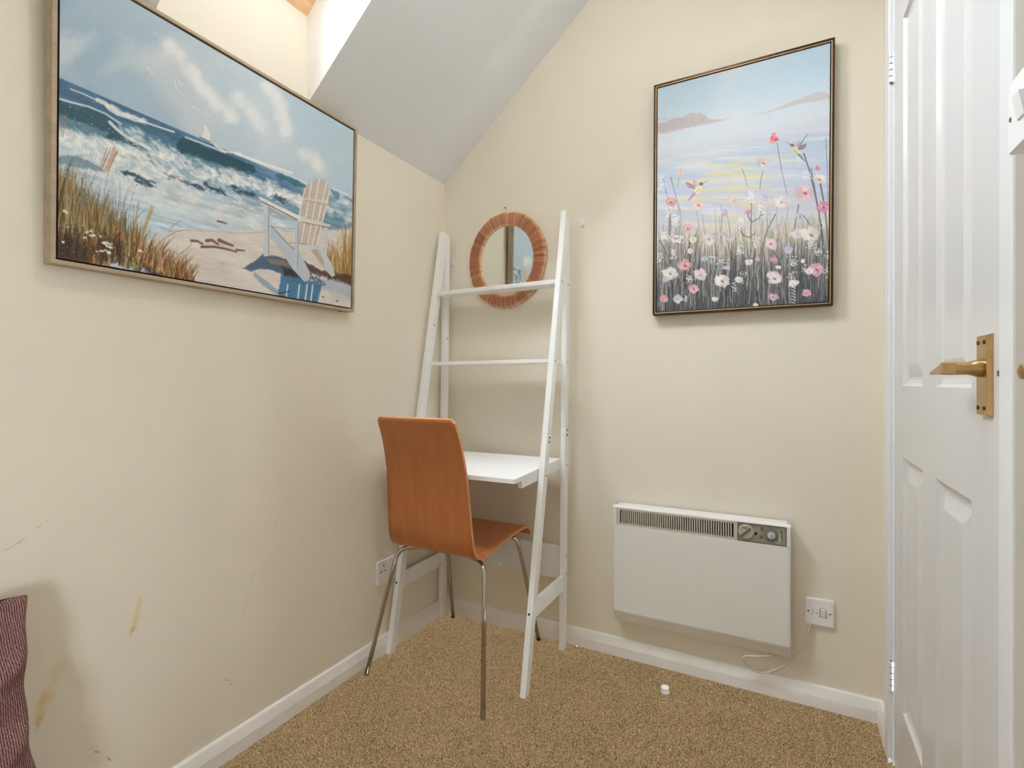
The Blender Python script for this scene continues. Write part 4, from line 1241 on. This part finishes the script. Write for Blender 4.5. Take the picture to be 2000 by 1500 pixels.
    c.poly([(550, 536), (600, 546), (628, 556), (622, 592), (543, 578)], (70, 118, 156), .95, 3, 3)
    for x in (560, 583, 598, 609): c.stroke([(x + 2, 556), (x - 2, 588)], 3, (220, 228, 232), .9, 1.4)
    for j in range(40): c.stroke([(596 + 40 * r.random(), 530 + 28 * r.random()), (600 + 36 * r.random(), 540 + 20 * r.random())], 1.6, [(52, 62, 84), (98, 136, 168)][r.integers(2)], .7, 1, .5)
    c.stroke([(544, 573), (556, 571), (566, 569)], 2, (44, 52, 70), .9)
    # --- the white chair
    tops = [(595, 368), (609, 356), (624, 348), (638, 356), (644, 372)]; bots = [(572, 480), (588, 476), (601, 477), (610, 478), (619, 478)]
    c.poly([(595, 368), (598, 360), (609, 355), (624, 347), (638, 355), (644, 372), (641, 400), (628, 440), (619, 479), (571, 482), (582, 430)], (196, 184, 174), 1, 1.4)
    for i in range(5): c.stroke([tops[i], ((tops[i][0] * .5 + bots[i][0] * .5), (tops[i][1] + bots[i][1]) / 2), bots[i]], 1.8, (240, 238, 232), .9, 1)
    for i in range(4):
        for j in range(6):
            f = r.random(); u = (tops[i][0] + tops[i + 1][0]) / 2 * (1 - f) + (bots[i][0] + bots[i + 1][0]) / 2 * f; v = (tops[i][1] + tops[i + 1][1]) / 2 * (1 - f) + 478 * f
            c.stroke([(u, v), (u - 2, v + 12)], 3, (206, 196, 186) if r.random() > .5 else (178, 166, 158), .5, 2)
    c.stroke([(592, 388), (616, 391), (640, 396)], 4, (214, 208, 204), .9, 1.2); c.stroke([(594, 391), (640, 399)], 1.2, (160, 148, 142), .8)
    c.stroke([(528, 441), (548, 446), (574, 446)], 1.4, (150, 140, 126), .8); c.stroke([(540, 450), (572, 452)], 1.2, (168, 160, 150), .7); c.stroke([(560, 474), (600, 476)], 1.6, (150, 136, 112), .8)
    c.poly([(528, 438), (536, 444), (560, 472), (584, 490), (604, 530), (604, 548), (594, 550), (572, 526), (548, 490), (528, 464)], (186, 196, 208), 1, 1.4)
    c.stroke([(529, 440), (560, 474), (584, 496)], 1.6, (128, 118, 108), .8, 1)
    c.poly([(582, 478), (620, 480), (618, 487), (582, 486)], (206, 212, 216), 1, 1)
    c.poly([(610, 486), (618, 478), (632, 492), (648, 514), (655, 538), (648, 541), (636, 528)], (196, 204, 212), 1, 1.4)
    c.poly([(606, 488), (620, 487), (634, 512), (634, 524)], (176, 158, 152), .8, 2)
    c.poly([(511, 391), (526, 400), (526, 470), (527, 500), (515, 501), (516, 432)], (196, 204, 214), 1, 1.2)
    c.stroke([(525, 402), (524, 440), (525, 498)], 2, (146, 134, 140), .8, 1)
    c.poly([(577, 432), (585, 431), (583, 490), (581, 528), (573, 528), (575, 480)], (190, 200, 212), 1, 1.2)
    c.stroke([(583, 434), (581, 525)], 1.4, (132, 136, 150), .8)
    c.poly([(633, 442), (640, 444), (639, 486), (638, 526), (633, 528)], (200, 206, 212), 1, 1.1)
    c.poly([(505, 384), (512, 386), (548, 404), (588, 423), (586, 432), (576, 429), (540, 412), (509, 394)], (226, 226, 224), 1, 1.2)
    c.stroke([(510, 393), (545, 411), (580, 429)], 2.6, (120, 104, 96), .85, 1)
    c.poly([(586, 422), (614, 430), (646, 439), (644, 443), (614, 438), (586, 431)], (214, 212, 208), 1, 1.2)
    c.stroke([(592, 434), (620, 440), (640, 444)], 1.6, (150, 126, 112), .85, 1)
    for (x, y) in ((631, 580), (658, 588)): c.blob(x, y, 2.4, 1.6, (60, 60, 70), .9)
    bs = c.fbm(U / 14 + V / 40, V / 3.2 - U / 8, 3) - .5
    c.C += (bs * 26 * np.clip(sea, 0, 1) * (V < 455))[..., None]
    # brush grain
    g = (c.fbm(U / 2.2, V / 2.2, 2) - .5)[..., None]
    c.C += g * 10

def paint_meadow(c):
    r = c.r; U, V, a, b = c.U, c.V, c.a, c.b
    W = c.full()
    stops = [(0, (180, 204, 224)), (.1, (188, 210, 228)), (.2, (204, 218, 230)), (.27, (208, 218, 228)), (.31, (204, 208, 220)), (.38, (188, 204, 222)), (.48, (194, 204, 224)), (.58, (198, 202, 218)), (.66, (206, 204, 206)), (.72, (208, 200, 188)), (.80, (178, 174, 168)), (.88, (134, 134, 136)), (1.0, (96, 98, 106))]
    for k in range(3): c.C[..., k] = np.interp(b, [q[0] for q in stops], [q[1][k] for q in stops])
    n = c.fbm(a * 4 + 2, b * 7, 4)
    top = np.clip((.30 - b) / .05, 0, 1)
    c.mix(W, (222, 220, 226), np.clip((n - .5) * 3, 0, 1) * .5 * top)
    c.mix(W, (168, 200, 226), np.clip((n - .5) * 3 + .2, 0, 1) * .35 * np.clip((a - .45) * 2, 0, 1) * np.clip((.2 - b) / .1, 0, 1))
    # water streaks
    s = c.fbm(a * 3.2 + b * 3, b * 60 - a * 7, 4)
    wat = np.clip((b - .30) / .04, 0, 1) * np.clip((.68 - b) / .06, 0, 1)
    c.mix(W, (222, 226, 236), np.clip((s - .5) * 4, 0, 1) * .7 * wat)
    c.mix(W, (180, 196, 218), np.clip((.47 - s) * 4, 0, 1) * .6 * wat)
    gl = np.clip(1 - np.hypot((a - .44) / .48, (b - .50) / .19), 0, 1)
    s2 = c.fbm(a * 5 + 9, b * 80 - a * 9 + 5, 3)
    c.mix(W, (226, 216, 172), np.clip((s2 - .48) * 5, 0, 1) * np.clip(gl * 1.8, 0, 1) * .7)
    c.mix(W, (222, 204, 188), np.clip(1 - np.hypot((a - .25) / .3, (b - .70) / .10), 0, 1) * .5)
    c.mix(W, (222, 218, 196), np.clip(1 - np.hypot((a - .55) / .35, (b - .76) / .12), 0, 1) * .6)
    # headlands
    c.poly([(1276, 242), (1300, 240), (1312, 233), (1318, 230), (1330, 231), (1343, 223), (1352, 219), (1360, 223), (1368, 220), (1378, 226), (1388, 233), (1410, 233), (1428, 230), (1400, 239), (1360, 247), (1320, 256), (1276, 264)], (188, 182, 186), .9, 1.8, 2)
    c.poly([(1468, 226), (1510, 214), (1530, 206), (1550, 197), (1570, 190), (1600, 179), (1610, 180), (1622, 184), (1622, 193), (1590, 198), (1560, 203), (1530, 212), (1495, 222)], (196, 188, 194), .8, 2.5, 2)
    c.stroke([(1279, 262), (1330, 253), (1400, 238), (1470, 224), (1540, 210), (1620, 196)], 2, (214, 216, 224), .5, 2)
    for j in range(60):
        u = 1285 + 95 * r.random(); c.blob(u, 232 + 16 * r.random(), 3, 2, (166, 158, 162) if r.random() > .5 else (192, 184, 186), .4, 0, .7, 1)
    # meadow: tall blades, light and dark
    lowv = lambda u: 607 - (u - 1283) * .052
    for j in range(900):
        u = 1279 + 345 * r.random(); f = r.random()
        top_ = 440 + 140 * r.random() ** .8 - (22 if u < 1330 or u > 1560 else 0)
        v0 = lowv(u) + 4 - 60 * r.random() * f
        col = [(84, 86, 94), (108, 108, 112), (64, 66, 74), (148, 146, 140), (176, 172, 162), (98, 100, 112), (128, 126, 138)][r.integers(7)]
        if top_ < 480: col = lerp(col, (176, 170, 160), .35)
        if top_ > v0 - 6: continue
        x1 = u + r.normal() * 9
        c.stroke([(u, v0), ((u + x1) / 2 + r.normal() * 1.5, (v0 + top_) / 2), (x1, top_)], 1.6 + 1.8 * r.random(), col, .55, 1.3, .6)
    k = c.win(1270, 1640, 520, 620)
    c.mix(k, (62, 64, 72), np.clip((b[k] - .80) / .20, 0, 1) * .62)
    for j in range(170):
        u = 1279 + 345 * r.random(); v0 = lowv(u) - 70 * r.random(); h = 30 + 80 * r.random()
        c.stroke([(u, v0), (u + r.normal() * 3, v0 - h * .5), (u + r.normal() * 8, v0 - h)], 1.3, [(178, 176, 172), (58, 60, 66), (70, 76, 70)][r.integers(3)], .6, 1, .5)
    for j in range(260):
        u = 1279 + 345 * r.random(); v0 = lowv(u) - 20 - 70 * r.random(); h = 24 + 60 * r.random()
        c.stroke([(u, v0), (u + r.normal() * 3, v0 - h * .5), (u + r.normal() * 6, v0 - h)], 1.5, [(196, 192, 184), (172, 170, 168), (206, 200, 186), (70, 72, 80), (56, 58, 64)][r.integers(5)], .5, 1.2, .5)
    for j in range(330):
        u = 1279 + 345 * r.random(); v0 = lowv(u) + 2 - 70 * r.random() ** 1.5; h = 26 + 80 * r.random()
        c.stroke([(u, v0), (u + r.normal() * 2, v0 - h * .5), (u + r.normal() * 6, v0 - h)], 1.0 + .8 * r.random(), [(48, 50, 58), (60, 62, 70), (74, 80, 78), (188, 186, 182), (150, 148, 150)][r.integers(5)], .75, .9, .5)
    # named stems
    dk = (84, 90, 98)
    for p, w in (([(1518, 280), (1526, 330), (1537, 378)], 1.2), ([(1490, 336), (1486, 350), (1484, 372)], 1.2), ([(1570, 300), (1580, 330), (1592, 380), (1604, 440), (1612, 520)], 2.6), ([(1584, 330), (1590, 362), (1600, 420), (1606, 470)], 2), ([(1602, 358), (1610, 400), (1616, 450), (1620, 520)], 3), ([(1613, 270), (1616, 330), (1617, 400)], 1.2),
                 ([(1449, 330), (1455, 345), (1460, 365)], 1.1), ([(1515, 418), (1500, 446), (1490, 480), (1480, 520)], 1.8), ([(1569, 420), (1580, 436), (1592, 450)], 1.6), ([(1510, 490), (1520, 505), (1528, 526)], 1.8), ([(1358, 458), (1346, 480), (1336, 504)], 1.8), ([(1356, 462), (1366, 474)], 1.4), ([(1553, 474), (1549, 500), (1546, 530)], 1.8),
                 ([(1560, 400), (1554, 432), (1551, 450)], 2.2), ([(1468, 396), (1467, 430), (1466, 470), (1465, 520)], 1.6), ([(1460, 410), (1462, 424), (1468, 434), (1480, 428), (1490, 418)], 2), ([(1447, 452), (1452, 460), (1464, 464), (1474, 456)], 2), ([(1452, 502), (1462, 508), (1474, 503)], 2), ([(1326, 348), (1323, 366)], 1), ([(1310, 346), (1318, 376), (1328, 412)], 1.2), ([(1296, 350), (1302, 380), (1306, 390)], 1.1), ([(1309, 420), (1308, 450), (1304, 480), (1310, 515)], 1.8), ([(1288, 470), (1298, 486), (1310, 518)], 2)):
        c.stroke(p, w, dk, .85, 1, w * .7)
    for j in range(46):
        u = 1285 + 330 * r.random(); t0 = 392 + 60 * r.random()
        c.stroke([(u, t0), (u + r.normal() * 4, t0 + 40), (u + r.normal() * 8, t0 + 90)], 1.1, [(120, 120, 124), (140, 130, 120)][r.integers(2)], .6, 1, .8)
    # flower spikes of tiny white dots
    def spike(x, y0, y1, n, wd, col=(238, 238, 240)):
        for j in range(int(n * 1.5)): c.blob(x + r.normal() * wd, y0 + (y1 - y0) * r.random(), 1.1 + r.random(), 1.1 + .9 * r.random(), col, .85, 0, .6)
    for q in ((1306, 400, 424, 22, 3), (1320, 418, 440, 30, 5), (1300, 452, 468, 36, 7), (1322, 460, 474, 44, 8), (1314, 486, 506, 20, 3), (1287, 494, 512, 16, 4), (1467, 372, 396, 26, 3.4), (1486, 400, 424, 20, 4), (1447, 424, 446, 24, 4), (1477, 462, 486, 20, 2.4), (1445, 480, 496, 16, 3), (1292, 340, 370, 30, 4), (1576, 336, 352, 22, 7), (1606, 424, 446, 14, 1.6), (1585, 472, 486, 22, 5), (1598, 480, 500, 20, 5), (1617, 490, 506, 14, 3), (1618, 522, 542, 18, 4), (1346, 536, 556, 18, 3), (1340, 576, 592, 10, 4), (1548, 500, 520, 22, 4), (1545, 530, 560, 20, 4), (1572, 516, 530, 8, 3), (1412, 506, 524, 14, 6), (1450, 530, 556, 18, 5), (1435, 552, 570, 12, 3), (1393, 500, 515, 10, 5), (1560, 292, 320, 16, 2), (1400, 552, 556, 3, 6)):
        spike(*q)
    # flowers: (x, y, size, colour, heart)
    wt, pk, dp, pu, ye, bl = (236, 234, 232), (226, 176, 178), (206, 112, 130), (186, 160, 208), (234, 228, 180), (150, 184, 206)
    def flower(x, y, s, col, heart=None, n=4, flat=.75):
        ph = r.random() * 6; col = lerp(col, (222, 212, 214), .22); s = s * 1.08
        for i in range(n):
            an = ph + i * 2 * math.pi / n + r.normal() * .25
            k = .42 + .18 * r.random()
            c.blob(x + math.cos(an) * s * k, y + math.sin(an) * s * k * flat, s * (.62 + .14 * r.random()), s * (.40 + .12 * r.random()), lerp(col, (252, 250, 250) if r.random() > .45 else (150, 142, 150), .26 * r.random()), .9, an + math.pi / 2, .3, s * .22)
        for i in range(3):
            an = r.random() * 6.3
            c.stroke([(x + math.cos(an) * s * .25, y + math.sin(an) * s * .2), (x + math.cos(an + .5) * s * .8, y + math.sin(an + .5) * s * .55)], s * .10 + .5, (248, 246, 246), .6, 1, .5)
        c.blob(x, y, s * .36, s * .26, lerp(col, (140, 120, 130), .3), .7, 0, .7)
        if heart: c.blob(x + s * .05, y + s * .1, s * .26, s * .16, heart, .9, .3, .6, .8)
    F = [(1310, 266 + 128, 11, (222, 140, 146), (150, 60, 66)), (1364, 400, 12, (224, 196, 190), (180, 90, 92)), (1343, 446, 10, (214, 148, 158), (176, 70, 92)), (1330, 338, 8, (226, 190, 190), None), (1430, 393, 9, (224, 208, 206), None), (1415, 416, 9, pu, None), (1384, 466, 14, (216, 206, 210), (140, 130, 150)), (1354, 468, 8, ye, None),
         (1491, 318, 12, (206, 184, 188), (150, 100, 116)), (1492, 386, 9, (190, 176, 218), None), (1526, 394, 14, (232, 226, 224), (150, 160, 180)), (1572, 376, 18, (230, 182, 190), (180, 70, 90)), (1600, 350, 12, (230, 222, 206), (130, 92, 56)), (1608, 404, 13, (204, 120, 156), (170, 50, 90)), (1595, 328, 6, (200, 120, 156), None), (1562, 422, 9, (178, 188, 214), (130, 130, 180)),
         (1558, 456, 13, (218, 214, 218), None), (1584, 458, 18, (238, 230, 218), (150, 116, 66)), (1521, 444, 7, (196, 140, 178), None), (1505, 476, 12, (230, 200, 206), (190, 70, 96)), (1460, 414, 6, (208, 120, 150), None), (1425, 466, 7, (186, 192, 222), None), (1410, 456, 5, (196, 160, 186), None), (1376, 506, 7, bl, None), (1338, 518, 14, (222, 150, 154), (150, 60, 66)), (1309, 534, 15, (236, 236, 226), (176, 140, 100)), (1300, 546, 7, (178, 178, 214), None),
         (1368, 536, 14, (222, 200, 204), (190, 150, 166)), (1410, 548, 16, (240, 238, 238), (140, 110, 90)), (1355, 564, 11, (214, 132, 160), (170, 60, 100)), (1323, 584, 10, (206, 206, 218), (160, 160, 176)), (1297, 583, 8, (220, 140, 146), None), (1396, 584, 6, (226, 226, 190), None), (1442, 546, 8, (226, 224, 224), None), (1512, 543, 15, (240, 226, 228), (130, 110, 190)), (1595, 526, 15, (222, 160, 186), (200, 70, 110)), (1580, 530, 8, (226, 228, 236), None), (1512, 508, 7, (204, 110, 146), None), (1480, 506, 6, (196, 130, 160), None),
         (1510, 580, 9, (210, 164, 200), (140, 80, 150)), (1575, 572, 9, (222, 160, 186), (200, 90, 130)), (1540, 488, 9, (166, 178, 206), None), (1464, 512, 8, (232, 230, 228), None), (1420, 522, 6, (200, 180, 206), None), (1348, 490, 6, (226, 214, 214), None), (1549, 554, 8, (240, 238, 236), None), (1556, 552, 6, (240, 238, 236), None), (1476, 596, 5, (226, 226, 180), None), (1520, 522, 5, wt, None), (1568, 510, 5, wt, None)]
    for f in F: flower(*f)
    # the tall coral flower
    for (x, y, q, col) in ((1504, 276, 7, (232, 190, 196)), (1511, 270, 9, (226, 122, 140)), (1515, 273, 7, (212, 84, 112)), (1511, 262, 5, (222, 140, 156)), (1508, 276, 6, (230, 150, 162))): c.blob(x, y, q, q * .65, col, .95, -.5, .4, 1.5)
    c.stroke([(1508, 266), (1507, 272)], 1.4, (120, 90, 110), .8)
    # humming birds
    def bird(x, y, k, body, wing, tail, flip):
        X = lambda q: [(x + flip * p[0] * k, y + p[1] * k) for p in q]
        c.poly(X([(-4, -2), (-22, -10), (-20, -2), (-14, 4), (-2, 6)]), wing, .95, 1.2, 1)
        c.poly(X([(-2, -2), (-8, -16), (2, -10), (6, -2)]), lerp(wing, (250, 230, 236), .4), .95, 1.2, 1)
        c.poly(X([(-6, 14), (-2, 4), (8, -4), (13, -2), (10, 8), (2, 16)]), body, 1, 1.2)
        c.poly(X([(-6, 13), (-1, 16), (-16, 30), (-19, 30)]), tail, 1, 1.2)
        c.poly(X([(5, -5), (9, -9), (14, -7), (13, -2), (8, -1)]), (112, 108, 104), .95, 1)
        c.stroke(X([(14, -6), (24, -12)]), 1.2, (110, 110, 112), .9, .8, .6)
        for q in ([(-4, 0), (-20, -7)], [(-4, 3), (-17, 1)], [(-2, -2), (-6, -13)]): c.stroke(X(q), 1.1, (120, 84, 100), .8, .8)
        c.stroke(X([(-6, 15), (2, 10), (8, 4)]), 1.2, (130, 126, 80), .7, .9)
    bird(1360, 364, .95, (232, 226, 186), (196, 150, 166), (186, 140, 210), 1)
    bird(1556, 288, .9, (222, 206, 190), (150, 140, 142), (132, 138, 142), -1)
    c.stroke([(1562, 284), (1570, 272), (1578, 262)], 3, (120, 124, 128), .9, 1.2, 1); c.stroke([(1556, 282), (1564, 270)], 3, (222, 184, 180), .9, 1.2)
    c.poly([(1440, 558), (1452, 560), (1448, 590), (1438, 590)], (96, 96, 104), .5, 6)
    for j in range(7): c.stroke([(1546, 560 + j * 6), (1553, 563 + j * 6)], 2.4, (208, 202, 196), .8, 1)
    g = (c.fbm(U / 2, V / 2, 2) - .5)[..., None]
    c.C += g * 9

def painting_left():
    t = thing('framed_painting', (0, -1.026, 1.312), 'large seascape painting of a white beach chair in a pale wood frame', 'painting')
    y0, y1, h, d = -1.452, -.600, .652, .034
    z0 = 1.3125; lean = math.atan2(.017, h)
    # local: s along the wall, v up the frame, n out of the frame's back
    def P(s, v, n):
        return (.0012 + n * math.cos(lean) + v * math.sin(lean), s, z0 + v * math.cos(lean) - n * math.sin(lean))
    def bar(name, s0, s1, v0, v1, n0, n1, m, par=t, bev=.0012):
        return hexa(name, [P(s0, v0, n0), P(s1, v0, n0), P(s1, v0, n1), P(s0, v0, n1), P(s0, v1, n0), P(s1, v1, n0), P(s1, v1, n1), P(s0, v1, n1)], m, par, bev)
    f = .0095
    bar('frame_bar', y0, y1, 0, f, 0, d, M['oak_frame']); bar('frame_bar', y0, y1, h - f, h, 0, d, M['oak_frame'])
    bar('frame_bar', y0, y0 + f, f, h - f, 0, d, M['oak_frame']); bar('frame_bar', y1 - f, y1, f, h - f, 0, d, M['oak_frame'])
    bar('shadow_gap', y0 + f, y1 - f, f, h - f, .006, .012, M['black'], t, 0)
    g = f + .0045
    bar('stretcher', y0 + g, y1 - g, g, h - g, .012, d - .0045, M['canvas_side'], t, 0)
    n = d - .004
    O = np.array(P(y0 + g, h - g, n)); A = np.array(P(y1 - g, h - g, n)) - O; B = np.array(P(y0 + g, g, n)) - O
    c = Canvas(O, A, B, 640, 490, 21)
    paint_seascape(c)
    c.build('canvas_print', paint_print_material('seascape_print'), t)
    lathe('bumper', [(.004, 0), (.004, .002)], P(y1 - .05, -.0005, .016), (0, 0, -1), M['black'], t, 12)
painting_left()

def painting_right():
    x0, x1, z0, z1, d = .9635, 1.5285, 1.3055, 2.153, .034
    t = thing('framed_painting', ((x0 + x1) / 2, 0, z0), 'tall meadow flower painting with hummingbirds in a thin bronze frame', 'painting')
    cx, cz = (x0 + x1) / 2, (z0 + z1) / 2; an = math.radians(-.35)
    def P(x, n, z):
        dx, dz = x - cx, z - cz
        return (cx + dx * math.cos(an) - dz * math.sin(an), -.001 - n, cz + dx * math.sin(an) + dz * math.cos(an))
    def bar(name, a0, a1, v0, v1, n0, n1, m, par=t, bev=.001):
        return hexa(name, [P(a0, n1, v0), P(a1, n1, v0), P(a1, n0, v0), P(a0, n0, v0), P(a0, n1, v1), P(a1, n1, v1), P(a1, n0, v1), P(a0, n0, v1)], m, par, bev)
    f = .006
    for (a0, a1, v0, v1) in ((x0, x1, z0, z0 + f), (x0, x1, z1 - f, z1), (x0, x0 + f, z0 + f, z1 - f), (x1 - f, x1, z0 + f, z1 - f)):
        bar('frame_bar', a0, a1, v0, v1, 0, d, M['bronze'])
    e = .0034
    for (a0, a1, v0, v1) in ((x0 + f, x1 - f, z0 + f, z0 + f + e), (x0 + f, x1 - f, z1 - f - e, z1 - f), (x0 + f, x0 + f + e, z0 + f + e, z1 - f - e), (x1 - f - e, x1 - f, z0 + f + e, z1 - f - e)):
        bar('gold_slip', a0, a1, v0, v1, .004, d - .002, M['gold'], t, .0006)
    g = f + e
    bar('shadow_gap', x0 + g, x1 - g, z0 + g, z1 - g, .004, .010, M['black'], t, 0)
    g += .0032
    bar('stretcher', x0 + g, x1 - g, z0 + g, z1 - g, .010, d - .0065, M['canvas_side'], t, 0)
    n = d - .006
    O = np.array(P(x0 + g, n, z1 - g)); A = np.array(P(x1 - g, n, z1 - g)) - O; B = np.array(P(x0 + g, n, z0 + g)) - O
    c = Canvas(O, A, B, 400, 610, 33)
    paint_meadow(c)
    c.build('canvas_print', paint_print_material('meadow_print'), t)
painting_right()
